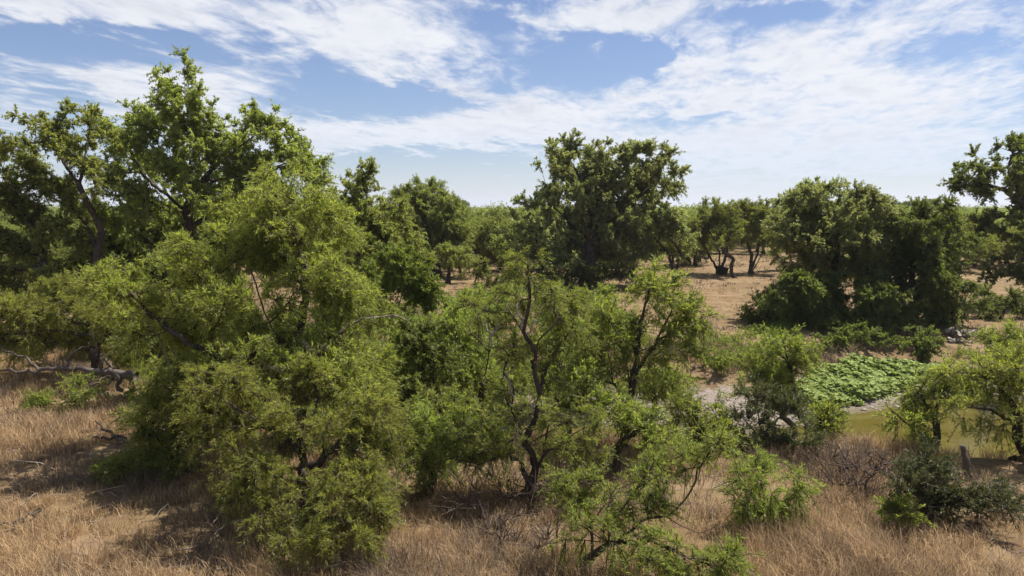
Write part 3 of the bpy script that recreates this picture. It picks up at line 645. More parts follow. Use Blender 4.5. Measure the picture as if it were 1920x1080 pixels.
tree('mesquite_tree', 'green mesquite on the lip of the near bank below the gravel bar', 'tree', 15.5, 1160,
     [(1180, 790, 50, 25), (1220, 810, 45, 25), (1150, 770, 40, 20), (1240, 840, 40, 25), (1120, 760, 35, 18)], 'mesq_mid', .08)
tree('mesquite_tree', 'feathery mesquite on the far bank showing left of the dead branches', 'tree', 27, 930,
     [(930, 565, 45, 22), (890, 575, 40, 25), (960, 600, 40, 25)], 'mesq_mid', .1)
tree('mesquite_tree', 'feathery mesquite on the far bank under the round middle pecan', 'tree', 29, 1110,
     [(1110, 560, 50, 24), (1060, 570, 45, 22), (1150, 580, 40, 25), (1100, 600, 50, 25)], 'mesq_mid', .1)
tree('thicket', 'brown leafless thicket on the far bank behind the dead branches', 'dead shrub', 29, 960,
     [(950, 650, 50, 25), (1000, 660, 45, 25), (930, 620, 40, 20), (1060, 660, 40, 18)], 'bare', .05)
tree('creek_bush', 'low green bush beside the gravel bar behind the central mesquite', 'bush', 28, 1090,
     [(1070, 690, 40, 18), (1110, 700, 35, 18), (1040, 700, 30, 12)], 'shrub', .05, group=U)
tree('creek_bush', 'low leafy bush on the red far bank left of the dark grove', 'bush', 29, 1350,
     [(1340, 680, 40, 20), (1375, 670, 30, 18), (1310, 700, 25, 14)], 'shrub', .05, group=U)
tree('mesquite_tree', 'bushy mesquite on the near bank hiding the gravel behind the central trunk', 'tree', 17.5, 1060,
     [(1050, 720, 45, 28), (1085, 690, 40, 28), (1030, 755, 40, 25), (1100, 745, 40, 25), (1070, 650, 35, 25)], 'mesq_mid', .08)
tree('mesquite_tree', 'small mesquite on the near bank between the upright mesquite and the willowy bush', 'tree', 17.5, 1325,
     [(1320, 770, 36, 26), (1345, 800, 36, 26), (1295, 810, 36, 24), (1330, 840, 40, 20), (1285, 770, 28, 20)], 'mesq_mid', .06)
tree('mesquite_tree', 'mesquite in the gap right of the drooping mesquite, over brown weeds', 'tree', 14.5, 800,
     [(790, 800, 50, 32), (830, 830, 45, 30), (770, 840, 40, 30), (810, 880, 40, 24), (850, 790, 40, 26)], 'mesquite', .07, mat='mesquite_green', dens=.8)
tree('mesquite_tree', 'feathery mesquite behind the slender curved-stem mesquite', 'tree', 24, 850,
     [(810, 640, 50, 36), (860, 620, 50, 34), (770, 680, 50, 40), (840, 680, 50, 34), (900, 640, 40, 30)], 'mesq_mid', .1)
tree('mesquite_tree', 'leafy mesquite on the far bank between the curved stem and the upright mesquite', 'tree', 25.5, 1060,
     [(1050, 610, 50, 30), (1100, 640, 50, 32), (1020, 650, 35, 28), (1130, 600, 45, 28)], 'mesq_mid', .1)
tree('dead_shrub', 'tangled brown dead shrub in the weeds beneath the central mesquite', 'dead shrub', 13.2, 900,
     [(880, 930, 50, 30), (930, 960, 50, 28), (850, 970, 45, 25)], 'bare', .025, dens=.8)
tree('dead_shrub', 'brown twiggy dead shrub between the drooping and central mesquites', 'dead shrub', 15, 780,
     [(770, 900, 40, 30), (800, 930, 40, 26), (750, 940, 30, 25)], 'bare', .025, dens=.8)
tree('dead_shrub', 'dark dead weed clump at the bottom edge below the central trunk', 'dead shrub', 11.6, 1040,
     [(1030, 1030, 40, 28), (1060, 1050, 35, 22)], 'bare', .02, dens=.8)
tree('dead_shrub', 'greyish bare shrub in the dry grass right of the willowy bush', 'dead shrub', 14, 1640,
     [(1630, 880, 55, 22), (1680, 870, 40, 18), (1590, 920, 45, 22)], 'bare', .02, dens=.6)
tree('dead_shrub', 'dark brown dead brush at the bottom edge left of the bent limbs', 'dead shrub', 12, 930,
     [(920, 1010, 45, 24), (960, 1030, 40, 22), (880, 1040, 40, 20)], 'bare', .02)
tree('dead_shrub', 'brown brush piled round the foot of the central trunk', 'dead shrub', 13.8, 1010,
     [(1000, 915, 40, 22), (1040, 925, 36, 20), (965, 925, 36, 20)], 'bare', .02, dens=.8)
# near right
tree('mesquite_tree', 'low straggling mesquite with dark bent limbs over the bottom edge', 'tree', 11.0, 1095,
     [(1110, 905, 60, 26), (1170, 925, 65, 30), (1215, 950, 45, 25), (1120, 945, 50, 22), (1240, 890, 45, 26), (1320, 875, 50, 32), (1350, 845, 36, 26), (1155, 1000, 60, 26, -.8), (1105, 1000, 50, 24, -.6),
      (1265, 1030, 60, 26, -1.3), (1330, 1045, 60, 26, -1.5), (1225, 1060, 50, 20, -1.6), (1370, 1050, 30, 24, -1.5), (1200, 1020, 50, 20, -1.0), (1075, 940, 30, 22)], 'mesq_near', .06,
     limbs=[[(1095, 1050, 0), (1140, 1020, -.2), (1200, 1015, -.6), (1250, 1022, -.9), (1290, 1045, -1.2), (1350, 1060, -1.5)],
            [(1140, 1020, -.2), (1190, 985, .1), (1215, 970, .2), (1250, 968, .2), (1290, 930, .3), (1310, 880, .4)], [(1110, 1040, 0), (1110, 980, .2), (1150, 930, .3)],
            [(1250, 968, .2), (1310, 1000, -.2), (1355, 975, -.3)]], dens=.9, depth=.6, mat='mesquite_green')
tree('mesquite_sapling', 'bright green mesquite bush on the dry grass right of the bent limbs', 'shrub', 12.6, 1450,
     [(1420, 910, 50, 30), (1470, 930, 45, 30), (1440, 960, 50, 25), (1400, 945, 35, 22), (1490, 900, 25, 20), (1420, 875, 25, 18)], 'mesq_near', .05, mat='mesquite_green')
tree('mesquite_tree', 'upright feathery mesquite on the water\'s edge beside the broad-leaved plants', 'tree', 21, 1490,
     [(1470, 632, 34, 26), (1485, 665, 46, 30), (1435, 680, 50, 30), (1400, 690, 36, 24), (1440, 745, 40, 20), (1460, 710, 50, 26), (1420, 710, 36, 20)], 'mesq_mid', .09,
     limbs=[[(1490, 800, 0), (1470, 780, 0), (1490, 740, 0), (1480, 690, 0), (1470, 650, 0)]])
tree('willow_bush', 'twiggy grey-green bush on the near bank left of the muddy water', 'bush', 16.8, 1435,
     [(1420, 750, 46, 36), (1460, 790, 54, 40), (1400, 810, 40, 40), (1390, 860, 40, 26), (1440, 870, 50, 22), (1440, 840, 55, 25), (1500, 830, 40, 22), (1480, 770, 28, 20)], 'greysh', .05)
tree('mesquite_sapling', 'small yellow-green sapling against the muddy water', 'shrub', 18, 1548,
     [(1545, 780, 24, 12), (1560, 795, 15, 10), (1530, 792, 14, 9)], 'mesq_mid', .03)
tree('mesquite_tree', 'mesquite with a dark forked trunk in front of the muddy water', 'tree', 17, 1752,
     [(1700, 785, 34, 20), (1725, 770, 30, 18), (1770, 730, 45, 16), (1720, 810, 24, 16), (1745, 740, 35, 14), (1800, 720, 35, 14)], 'mesq_mid', .09,
     limbs=[[(1752, 850, 0), (1755, 800, 0), (1758, 760, 0), (1765, 735, 0)], [(1740, 850, .2), (1715, 810, .2), (1690, 785, .1), (1668, 765, 0)]])
tree('mesquite_tree', 'spreading yellow-green mesquite at the right edge over the water', 'tree', 16.5, 1925,
     [(1850, 690, 60, 24), (1900, 700, 60, 30), (1800, 700, 45, 16), (1870, 735, 60, 26), (1920, 760, 45, 35), (1820, 765, 45, 20), (1870, 790, 45, 20), (1950, 700, 60, 45), (1960, 820, 50, 45)], 'mesquite', .12,
     limbs=[[(1925, 880, 0), (1910, 820, 0), (1905, 780, 0), (1880, 730, .2), (1850, 690, .3)], [(1908, 800, 0), (1860, 770, -.3), (1820, 765, -.4)], [(1910, 810, 0), (1940, 740, .5), (1950, 690, .6)]])
tree('mesquite_sapling', 'bright green sapling below the shaded bank at the right edge', 'shrub', 27, 1890,
     [(1885, 625, 40, 22), (1860, 645, 30, 14), (1915, 640, 30, 20)], 'mesq_mid', .05)
tree('dry_shrub', 'dull dark green shrub in the dry grass at bottom right', 'shrub', 12.9, 1760,
     [(1735, 870, 36, 22), (1705, 900, 36, 22), (1745, 900, 50, 26), (1760, 920, 60, 38), (1720, 930, 50, 34), (1790, 950, 50, 28), (1850, 935, 50, 22), (1760, 970, 55, 28), (1875, 950, 45, 24)], 'greysh', .045, mat='shrub_dull', dens=1.5)
tree('bright_sprig', 'bright lime-green sprig at the left side of the dull dark shrub', 'shrub', 12.3, 1690,
     [(1692, 958, 18, 10)], 'shrub', .02, dens=.35, mat='mesquite_green')
tree('dry_shrub', 'bare twiggy dead shrub on the dry bank left of the thin stake', 'dead shrub', 15, 1590,
     [(1560, 870, 50, 20), (1610, 880, 40, 18), (1530, 900, 40, 18)], 'bare', .02, dens=.8)

# ------------------------------------------------------------------ fallen wood, post, stake, tub
def gp(px, py, dz=0.0):
    """ground point under pixel"""
    Y = 20.0
    for _ in range(40):
        p = at(px, py, Y); h = float(height(p[0], Y)); Y = max(4, Y + (p[2] - h) * 2.0 if p[2] > h else Y - (h - p[2]) * 2.0)
    p = at(px, py, Y); p[2] = float(height(p[0], p[1])) + dz; return p
def L(pts, Y): return [at(a, b, Y + c) for a, b, c in pts]
branch_thing('fallen_limb', 'long grey fallen mesquite limb lying across the left edge', 'fallen branch',
    [(.14, .10, L([(255, 705, -.3), (215, 700, 0), (195, 698, 0)], 22.3)), (.10, .025, L([(215, 700, 0), (150, 690, 0), (90, 695, 0), (40, 690, 0), (-30, 697, 0)], 22.3)),
     (.05, .015, L([(75, 695, 0), (40, 670, .2), (0, 655, .3), (-40, 650, .3)], 22.3)), (.05, .02, L([(132, 690, 0), (132, 672, 0), (155, 655, .2), (165, 645, .2)], 22.3)),
     (.05, .02, L([(212, 690, 0), (198, 675, 0), (190, 660, .1)], 22.3)), (.12, .06, L([(215, 690, 0), (222, 715, -.2), (226, 735, -.3)], 22.3)),
     (.05, .02, L([(215, 710, 0), (180, 720, -.3), (165, 735, -.5)], 22.3)), (.04, .02, L([(215, 712, 0), (195, 725, -.4), (180, 735, -.6)], 22.3))], 'bark_grey')
branch_thing('fallen_branch', 'short grey broken branch on the ground below the long fallen limb', 'fallen branch',
    [(.06, .04, [gp(215, 750, .08), gp(190, 745, .1), gp(170, 737, .12), gp(160, 743, .06)]), (.04, .02, [gp(170, 738, .1), gp(155, 745, .05)])], 'dead')
branch_thing('fallen_branch', 'dark forked dead branch lying in the sunny grass at left', 'fallen branch',
    [(.06, .02, [gp(235, 832, .1), gp(205, 825, .25), gp(180, 815, .4)]), (.05, .02, [gp(240, 840, .1), gp(205, 835, .15), gp(178, 828, .1)])], 'bark')
branch_thing('fallen_branch', 'dark bare branch on the grass at the bottom left edge', 'fallen branch',
    [(.04, .02, [gp(68, 968, .1), gp(45, 982, .1), gp(0, 992, .08), gp(-30, 1000, .05)]), (.03, .015, [gp(45, 985, .1), gp(20, 998, .08), gp(-10, 1015, .05)])], 'bark')
branch_thing('fallen_branch', 'pale dead branch lying under the drooping mesquite', 'fallen branch',
    [(.05, .02, [gp(425, 840, .1), gp(390, 850, .15), gp(330, 852, .2), gp(290, 845, .2)]), (.03, .01, [gp(340, 850, .2), gp(310, 835, .4), gp(300, 830, .5)])], 'dead')
branch_thing('fallen_branch', 'thin pale branch in the brown grass below the drooping mesquite', 'fallen branch',
    [(.025, .008, [gp(480, 985, .15), gp(440, 995, .2), gp(410, 1010, .15), gp(400, 1020, .1)]), (.02, .008, [gp(430, 960, .2), gp(410, 985, .2), gp(395, 1000, .1)])], 'dead')
branch_thing('fallen_branch', 'grey tangled dead branch right of the drooping mesquite', 'fallen branch',
    [(.03, .01, [gp(760, 985, .1), gp(735, 990, .25), gp(720, 1010, .2)]), (.03, .01, [gp(735, 990, .25), gp(722, 975, .5), gp(730, 960, .6)]), (.02, .008, [gp(745, 988, .2), gp(725, 1000, .3), gp(705, 1025, .1)])], 'dead')
branch_thing('fallen_log', 'brown fallen log on the bare ground of the glade', 'log',
    [(.16, .10, [gp(1328, 486, .12), gp(1318, 485, .16), gp(1311, 483, .25)]), (.08, .03, [gp(1318, 485, .3), gp(1312, 480, .6), gp(1310, 478, .7)])], 'bark_grey')
branch_thing('fallen_log', 'dark curved stump and log at the left side of the glade', 'log',
    [(.16, .12, [gp(1272, 488, .1), gp(1280, 487, .3), gp(1286, 487, .1)]), (.09, .06, [gp(1280, 487, .3), gp(1284, 483, .6), gp(1287, 487, .1)])], 'bark')
branch_thing('fence_post', 'weathered leaning wooden post above the dull dark shrub', 'post',
    [(.075, .06, L([(1818, 905, 0), (1811, 868, 0), (1804, 834, 0)], 15.0))], 'bark_grey', wob=.08)
branch_thing('thin_stake', 'thin dark upright stake in the dry bank before the water', 'stake', [(.02, .015, L([(1633, 896, 0), (1632, 868, 0), (1631, 845, 0)], 15.2))], 'bark')
rng = np.random.default_rng(8)
for i in range(11):
    c = gp(1815 + rng.uniform(-32, 28), 636 + rng.uniform(-10, 10), rng.uniform(.05, .35)); a = rng.normal(.1, .5); l = rng.uniform(.5, 1.3)
    d = np.array([math.cos(a), math.sin(a), rng.normal(0, .12)]) * l * .5
    branch_thing('driftwood_log', 'grey driftwood log in the jumbled heap under the bank at right', 'driftwood',
                 [(rng.uniform(.05, .1), rng.uniform(.03, .06), [c - d, c + rng.normal(0, .05, 3), c + d])], 'dead', group='driftwood heap under the right bank')
def tub():
    c = gp(1353, 515); prof = [(0.02, .03), (.40, .0), (.44, .03), (.50, .62), (.53, .64), (.55, .68), (.53, .71), (.48, .70), (.46, .62), (.40, .10), (.02, .08)]
    k = 28; th = np.arange(k) * 2 * np.pi / k; V = np.concatenate([np.stack([r * np.cos(th), r * np.sin(th), np.full(k, z)], -1) for r, z in prof])
    i = np.arange(len(prof) - 1)[:, None] * k; j = np.arange(k)[None]; Q = np.stack([i + j, i + (j + 1) % k, i + k + (j + 1) % k, i + k + j], -1).reshape(-1, 4)
    a = math.radians(9); Rm = np.array([[math.cos(a), 0, math.sin(a)], [0, 1, 0], [-math.sin(a), 0, math.cos(a)]])
    m = bpy.data.materials.new('black_rubber'); m.use_nodes = True; t = NT(m.node_tree); p = t.n['Principled BSDF']
    n = t.noise(t.new('ShaderNodeTexCoord').outputs['Object'], 9, 4); t.put(p.inputs['Base Color'], t.mix(n, (.012, .012, .013), (.04, .036, .032))); p.inputs['Roughness'].default_value = .6
    tag(mesh_obj('feed_tub', V @ Rm.T + c, Q, mat=m, origin=c, smooth=True), 'black round tub tilted at the foot of a glade mesquite', 'tub')
tub()

# ------------------------------------------------------------------ broad-leaved plants, grass, weeds, stones
def inside(px, py, poly):
    r = np.zeros(px.shape, bool); n = len(poly)
    for i in range(n):
        x1, y1 = poly[i]; x2, y2 = poly[(i + 1) % n]
        c = ((y1 > py) != (y2 > py)) & (px < (x2 - x1) * (py - y1) / (y2 - y1 + 1e-9) + x1); r ^= c
    return r
def broadleaf():
    rng = np.random.default_rng(21); n = 60000
    x = rng.uniform(10, 19, n); y = rng.uniform(24, 35, n); z = height(x, y); px, py = pix(x, y, z); px = px + 14 * nz(x * 2.7, y * 2.7, 6) + rng.normal(0, 5, n); py = py + 5 * nz(x * 3.3, y * 3.3, 9) + rng.normal(0, 2, n)
    k = inside(px, py, [(1495, 735), (1520, 705), (1550, 690), (1600, 683), (1700, 688), (1770, 690), (1800, 700), (1745, 712), (1700, 725), (1660, 748), (1600, 757), (1540, 768), (1505, 760)])
    x, y, z = x[k], y[k], z[k]; m = len(x)
    dome = 0.30 + 0.22 * nz(x * 2.2, y * 2.2, 1.0) + 0.1 * nz(x * 5, y * 5, 2)
    k = (dome > rng.uniform(-.05, .2, m)) ; x, y, z, dome = x[k], y[k], z[k], dome[k]; m = len(x); z = z + np.maximum(.08, dome) * rng.uniform(.35, 1.15, m)
    k = 7; th = np.arange(k) * 2 * np.pi / k; r = rng.uniform(.05, .11, m)
    shape = np.array([.75, 1.0, 1.0, .95, .95, 1.0, 1.0]); ph = rng.uniform(0, 6.28, m)
    up = np.stack([rng.normal(0, .42, m), rng.normal(-.1, .42, m), np.ones(m)], -1); up /= np.linalg.norm(up, axis=1, keepdims=True)
    A = np.cross(up, np.stack([np.cos(ph), np.sin(ph), 0 * ph], -1)); A /= np.linalg.norm(A, axis=1, keepdims=True); B = np.cross(up, A)
    C = np.stack([x, y, z], -1); V = np.zeros((m, k + 1, 3)); V[:, 0] = C - up * (r * .22)[:, None]
    for j in range(k): V[:, j + 1] = C + (A * math.cos(th[j]) + B * math.sin(th[j])) * (r * shape[j])[:, None]
    b = np.arange(m)[:, None] * (k + 1); T = np.concatenate([np.concatenate([b, b + 1 + j, b + 1 + (j + 1) % k], 1) for j in range(k)])
    tint = np.tile(np.clip(rng.normal(.5, .22, m), 0, 1), k)
    o = mesh_obj('broadleaf_plants', V.reshape(-1, 3), T=T, mat=M['broad'], tint=tint); tag(o, 'bank of round bright green leaves above the muddy water', 'plants', kind='stuff')
broadleaf()

def blades(name, label, cat, mat, XY, hgt, wid, per, spread, lean, seed, segs=2):
    """tufts of thin blades at XY"""
    rng = np.random.default_rng(seed); n = len(XY); x = np.repeat(XY[:, 0], per) + rng.normal(0, spread, n * per); y = np.repeat(XY[:, 1], per) + rng.normal(0, spread, n * per)
    m = len(x); z = height(x, y) - .02; h = np.repeat(hgt, per) * rng.uniform(.45, 1.15, m); w = wid * rng.uniform(.6, 1.4, m) * (np.maximum(y, 12) / 14)
    tl = np.repeat(rng.normal(0, .35, (n, 2)), per, 0); d = np.stack([rng.normal(0, lean, m) - .12, rng.normal(0, lean, m)], -1) + tl * lean
    a = rng.uniform(0, 6.28, m); s = np.stack([np.cos(a), np.sin(a), 0 * a], -1) * w[:, None] * .5
    P0 = np.stack([x, y, z], -1); P1 = P0 + np.concatenate([d * (h * .4)[:, None], (h * .6)[:, None]], 1); P2 = P0 + np.concatenate([d * (h * 1.0)[:, None], (h * (1 - .25 * np.minimum(1, (d ** 2).sum(1))))[:, None]], 1)
    V = np.stack([P0 - s, P0 + s, P1 + s * .8, P1 - s * .8, P2], 1).reshape(-1, 3); b = np.arange(m)[:, None] * 5
    Q = np.concatenate([b, b + 1, b + 2, b + 3], 1); T = np.concatenate([b + 3, b + 2, b + 4], 1)
    tint = np.clip(np.repeat(rng.normal(.5, .27, n), per) + rng.normal(0, .15, m), 0, 1)
    o = mesh_obj(name, V, Q, T, mat=M[mat], tint=np.concatenate([tint, tint])); return tag(o, label, cat, kind='stuff')
def scatter(n, y0, y1, seed, power=1.0, margin=1.12):
    rng = np.random.default_rng(seed); y = y0 + (y1 - y0) * rng.uniform(0, 1, n) ** power; x = rng.uniform(-1, 1, n) * (y * .74 * margin + 1.5)
    return np.stack([x, y], -1), rng
def dry(XY, lim=-.75): return height(XY[:, 0], XY[:, 1]) > lim
XY, rng = scatter(15000, 9, 30, 31, 1.0); k = dry(XY) & (nz(XY[:, 0] * .9, XY[:, 1] * .9, 1.0) + rng.normal(0, .30, len(XY)) > .02) & (np.abs(XY[:, 0] + 7.6 + .25 * (XY[:, 1] - 12)) + rng.normal(0, .25, len(XY)) > .22); XY = XY[k]
blades('dry_grass', 'tall straw-coloured dry grass over the near bank', 'dry grass', 'straw', XY, (.26 + .2 * np.clip(nz(XY[:, 0] * .6, XY[:, 1] * .6, 4) + .4, 0, 1.3)) * (1 + .55 * sstep(13.5, 11, XY[:, 1]) * (XY[:, 0] > -4.5)), .0095, 26, .10, .42, 41)
XY, rng = scatter(9000, 9, 32, 32, 1.0); k = dry(XY, -1.0) & (nz(XY[:, 0] * 1.1, XY[:, 1] * 1.1, 7.0) + rng.normal(0, .2, len(XY)) + .3 * (XY[:, 0] > -2) + .5 * np.exp(-((XY[:, 0] + 4.5) / 2.2) ** 2 - ((XY[:, 1] - 12.5) / 2.5) ** 2) > .36); XY = XY[k]
blades('dry_weeds', 'grey-brown dead weeds tangled through the dry grass', 'dead weeds', 'weed', XY, .35 + .3 * np.clip(nz(XY[:, 0] * .8, XY[:, 1] * .8, 2) + .3, 0, 1.3), .010, 20, .13, .55, 42)
XY, rng = scatter(14000, 28, 110, 33, 1.6); k = dry(XY, -.5) & (nz(XY[:, 0] * .35, XY[:, 1] * .35, 3.0) + rng.normal(0, .4, len(XY)) > .15); XY = XY[k]
blades('short_grass', 'short sparse dry grass on the open glade beyond the creek', 'dry grass', 'straw', XY, np.full(len(XY), .16), .012, 10, .16, .5, 43)
def undergrowth():
    rng = np.random.default_rng(55); n = 5200; x = rng.uniform(-14, 22, n); y = rng.uniform(16, 36, n); z = height(x, y); px, py = pix(x, y, z)
    wet = (y > far_edge(x) + 2.2) & (y < far_edge(x) + 9)
    k = (nz(x * .9, y * .9, 3.3) + rng.normal(0, .25, n) > .12) & (wet | ((px < 760) & (px > 230) & (y > 18))) & (z > -1.35) & ~((px > 1480) & (px < 1790))
    x, y, z = x[k], y[k], z[k]; m = len(x); per = 7
    O = np.repeat(np.stack([x, y, z], -1), per, 0) + rng.normal(0, .1, (m * per, 3)) * [1, 1, 0]; D = rng.normal(0, .6, (m * per, 3)); D[:, 2] = 1; D /= np.linalg.norm(D, axis=1, keepdims=True)
    V, Q, t = leaves(rng, O, D, rng.uniform(.2, .65, m * per), 14, .11, .04, .15, .8, .1)
    tag(mesh_obj('undergrowth', V, Q, mat=M['bright'], tint=t), 'patchy green undergrowth along the far creek bank', 'undergrowth', kind='stuff')
undergrowth()
XY, rng = scatter(9000, 34, 100, 36, 1.3); k = nz(XY[:, 0] * .25, XY[:, 1] * .25, 8.0) + rng.normal(0, .35, len(XY)) > .3; XY = XY[k]
blades('glade_weeds', 'brown dead weeds dotted over the open glade', 'dead weeds', 'weed', XY, np.full(len(XY), .24), .013, 12, .2, .6, 44)
def litter():
    rng = np.random.default_rng(66); ch = []
    for i in range(900):
        y = rng.uniform(9.5, 22); x = rng.uniform(-1, 1) * (y * .78 + 1); z = float(height(x, y)); a = rng.uniform(0, 6.28); l = rng.gamma(2, .16) + .1
        d = np.array([math.cos(a), math.sin(a), rng.normal(.08, .15)]) * l; p = np.array([x, y, z + .02])
        m = p + d * .5 + rng.normal(0, .12, 3) * l; m[2] = max(m[2], z + .015); e = p + d; e[2] = max(e[2], z + .015)
        r = .006 + .008 * l; ch.append((np.array([p, m, e]), np.array([r, r * .8, r * .4])))
    V, Q = tubes(ch, lambda r: 4); tag(mesh_obj('twig_litter', V, Q, mat=M['dead']), 'dead twigs scattered on the dry ground', 'twigs', kind='stuff')
litter()
def stones():
    rng = np.random.default_rng(9); n = 2600; x = rng.uniform(0, 22, n); y = far_edge(x) + rng.gamma(1.6, 1.0, n); z = height(x, y); r = rng.gamma(2.0, .012, n) + .01
    ico = np.array([(0, 0, 1), (1, 0, 0), (0, 1, 0), (-1, 0, 0), (0, -1, 0), (0, 0, -1)], float); F8 = np.array([(0, 1, 2), (0, 2, 3), (0, 3, 4), (0, 4, 1), (5, 2, 1), (5, 3, 2), (5, 4, 3), (5, 1, 4)])
    V = np.stack([x, y, z + r * .1], -1)[:, None] + ico[None] * r[:, None, None] * rng.uniform(.6, 1.4, (n, 6, 1)) * np.array([1.2, 1, .6]); T = (np.arange(n)[:, None, None] * 6 + F8[None]).reshape(-1, 3)
    m = bpy.data.materials.new('creek_stone'); m.use_nodes = True; t = NT(m.node_tree); p = t.n['Principled BSDF']; a = t.new('ShaderNodeAttribute', attribute_name='tint')
    t.put(p.inputs['Base Color'], t.mix(a.outputs['Fac'], (.13, .105, .09), (.42, .37, .32))); p.inputs['Roughness'].default_value = .9
    tag(mesh_obj('gravel', V.reshape(-1, 3), T=T, mat=m, tint=np.repeat(rng.random(n), 8)), 'scattered grey stones along the creek gravel bar', 'gravel', kind='stuff')
stones()

# ------------------------------------------------------------------ mesquite woodland to the horizon
def protos():
    out = []
    for i in range(7):
        r = np.random.default_rng(500 + i); w = r.uniform(2.4, 3.4); h = r.uniform(4.3, 5.9); bl = []
        for k in range(r.integers(6, 9)):
            a = k * 2.4 + r.uniform(0, 1); q = r.uniform(.3, 1) * w * .75
            bl.append((q * math.cos(a), h * r.uniform(.36, .82) - .1 * q, r.uniform(1.0, 1.5), r.uniform(.7, 1.05), q * math.sin(a)))
        out.append((w, h, bl))
    return out
def zone(px, Y):
    if Y < 140:
        return ('left behind the tall pecans' if px < 640 else 'between the narrow pecan and the round middle pecan' if px < 1010 else 'behind the round middle pecan' if px < 1290
                else 'behind the glade mesquites' if px < 1500 else 'behind the creek grove' if px < 1800 else 'beyond the sunlit strip at right')
    return ('in the far wood at left' if px < 640 else 'in the far wood left of the round middle pecan' if px < 1010 else 'in the far wood behind the round pecan' if px < 1290
            else 'in the far wood over the glade' if px < 1500 else 'in the far wood behind the creek grove' if px < 1800 else 'in the far wood at the right edge')
def woodland():
    P = protos(); rng = np.random.default_rng(77); roots = []; placed = []
    # candidate places
    cand = []
    for Y0, Y1, n in ((66, 100, 700), (100, 150, 900)):
        for _ in range(n):
            Y = rng.uniform(Y0, Y1); px = rng.uniform(-120, 2040); cand.append((px, Y))
    cand.sort(key=lambda c: c[1])
    for px, Y in cand:
        x = (px - 960) / F * Y
        if 1275 < px < 1500 and Y < 90: continue            # open glade
        if 820 < px < 980 and Y < 72: continue
        if px > 1790 and 92 < Y < 165: continue  # sunlit strip
        mind = 4.6
        if any((x - a) ** 2 + (Y - b) ** 2 < mind ** 2 for a, b in placed): continue
        placed.append((x, Y))
        if len(placed) >= 290: break
    for i, (x, Y) in enumerate(placed):
        px = 960 + F * x / Y; lab = 'green mesquite %s, one of many alike' % zone(px, Y); grp = 'mesquites ' + zone(px, Y)
        k = int(rng.integers(0, len(P))); z = float(height(x, Y)); sc = rng.uniform(.85, 1.12)
        if len(roots) < len(P):
            w, h, bl = P[len(roots)]
            t = tree('mesquite_tree', lab, 'tree', 0.0, 0.0, bl, 'mesq_far', .15, group=grp, fine=False, world=True, dens=1.0); roots.append(t)
            t.location = (x, Y, z); t.scale = (sc, sc, sc)
        else: dup(roots[k], (x, Y, z), rng.uniform(0, 6.28), (sc, sc, sc * rng.uniform(.9, 1.1)), lab, grp)
    # three darker, taller crowns on the skyline
    for px, Y, h, lab in ((865, 240, 8.6, 'dark round treetop rising over the far wood left of centre'), (1745, 200, 8.4, 'small round treetop on the skyline at right'), (1685, 210, 7.6, 'low broad treetop on the skyline behind the creek grove')):
        x = (px - 960) / F * Y; r = np.random.default_rng(int(px)); bl = [(r.uniform(-1.4, 1.4), h * r.uniform(.55, .85), 1.5, 1.2, r.uniform(-1.2, 1.2)) for _ in range(7)]
        t = tree('skyline_tree', lab, 'tree', 0.0, 0.0, bl, 'mesq_far', .2, fine=False, world=True, mat='dark'); t.location = (x, Y, float(height(x, Y)))
    # the rest of the wood: one mass
    rng = np.random.default_rng(78); Ye = max(q[1] for q in placed)
    for n, per, leaf, Ya, Yb, pw in ((2600, 260, .24, Ye - 10, 330, 1.2), (9000, 30, .7, 300, 9000, 2.6)):
        mass(n, per, leaf, Ya, Yb, pw, rng)
WOOD = []
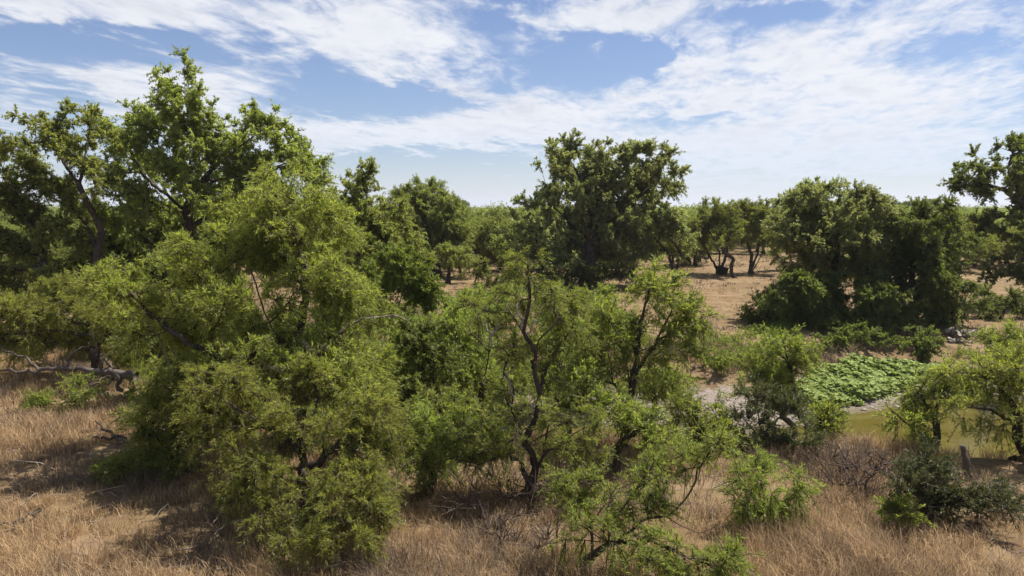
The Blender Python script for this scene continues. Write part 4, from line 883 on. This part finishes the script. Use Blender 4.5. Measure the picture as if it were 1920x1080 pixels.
def mass(n, per, leaf, Ya, Yb, pw, rng):
    Y = Ya + (Yb - Ya) * rng.uniform(0, 1, n) ** pw; x = rng.uniform(-.8, .8, n) * Y; h = rng.uniform(3.6, 6.4, n) + (rng.random(n) < (.22 if Yb < 400 else .12)) * rng.uniform(.5, 3.0, n)
    strip = (x / Y > .6) & (Y < 165); x, Y, h = x[~strip], Y[~strip], h[~strip]; n = len(x)
    u = rng.normal(0, 1, (n, per, 3)); u /= np.linalg.norm(u, axis=2, keepdims=True)
    big = 1 + np.clip((Y - 500) / 1500, 0, 3)[:, None, None]
    lob = 1 + .35 * np.sin(u[..., :1] * 5 + rng.uniform(0, 6, (n, 1, 1))) * np.sin(u[..., 1:2] * 5 + rng.uniform(0, 6, (n, 1, 1)))
    u = u * lob
    C = np.stack([x, Y, height(x, Y) + h * .60], -1)[:, None] + u * np.array([2.5, 2.5, 1.9]) * rng.uniform(.5, 1, (n, per, 1)) * np.concatenate([big, big, np.ones_like(big)], 2)
    A = rng.normal(0, 1, (n, per, 3)); A /= np.linalg.norm(A, axis=2, keepdims=True); B = np.cross(A, u); s = leaf * np.sqrt(big) * rng.uniform(.6, 1.3, (n, per, 1))
    V = np.stack([C - A * s, C + B * s * .6, C + A * s, C - B * s * .6], 2).reshape(-1, 3)
    WOOD.append((V, np.clip(np.repeat(rng.normal(.45, .32, n), per) + rng.normal(0, .1, n * per), 0, 1)))
woodland()
V = np.concatenate([w[0] for w in WOOD]); TI = np.concatenate([w[1] for w in WOOD])
o = mesh_obj('distant_woodland', V, np.arange(len(V)).reshape(-1, 4), mat=M['mesquite_far'], tint=TI)
tag(o, 'low green mesquite woodland reaching to the horizon', 'woodland', kind='stuff')

# ------------------------------------------------------------------ air between us and the far wood
def haze():
    x0, x1, y0, y1, z0, z1 = -20500, 20500, -3500, 30500, -6, 130
    V = [(x, y, z) for z in (z0, z1) for y in (y0, y1) for x in (x0, x1)]
    Q = [(0, 2, 3, 1), (4, 5, 7, 6), (0, 1, 5, 4), (2, 6, 7, 3), (0, 4, 6, 2), (1, 3, 7, 5)]
    m = bpy.data.materials.new('haze'); m.use_nodes = True; t = NT(m.node_tree); t.n.clear()
    out = t.new('ShaderNodeOutputMaterial'); v = t.new('ShaderNodeVolumePrincipled'); v.inputs['Color'].default_value = (.86, .91, 1, 1)
    v.inputs['Density'].default_value = 1.7e-4; v.inputs['Anisotropy'].default_value = 0.2
    t.l.new(v.outputs[0], out.inputs['Volume'])
    tag(mesh_obj('haze', V, Q, mat=m), kind='stuff', label='thin pale air over the far woodland', cat='haze')
haze()
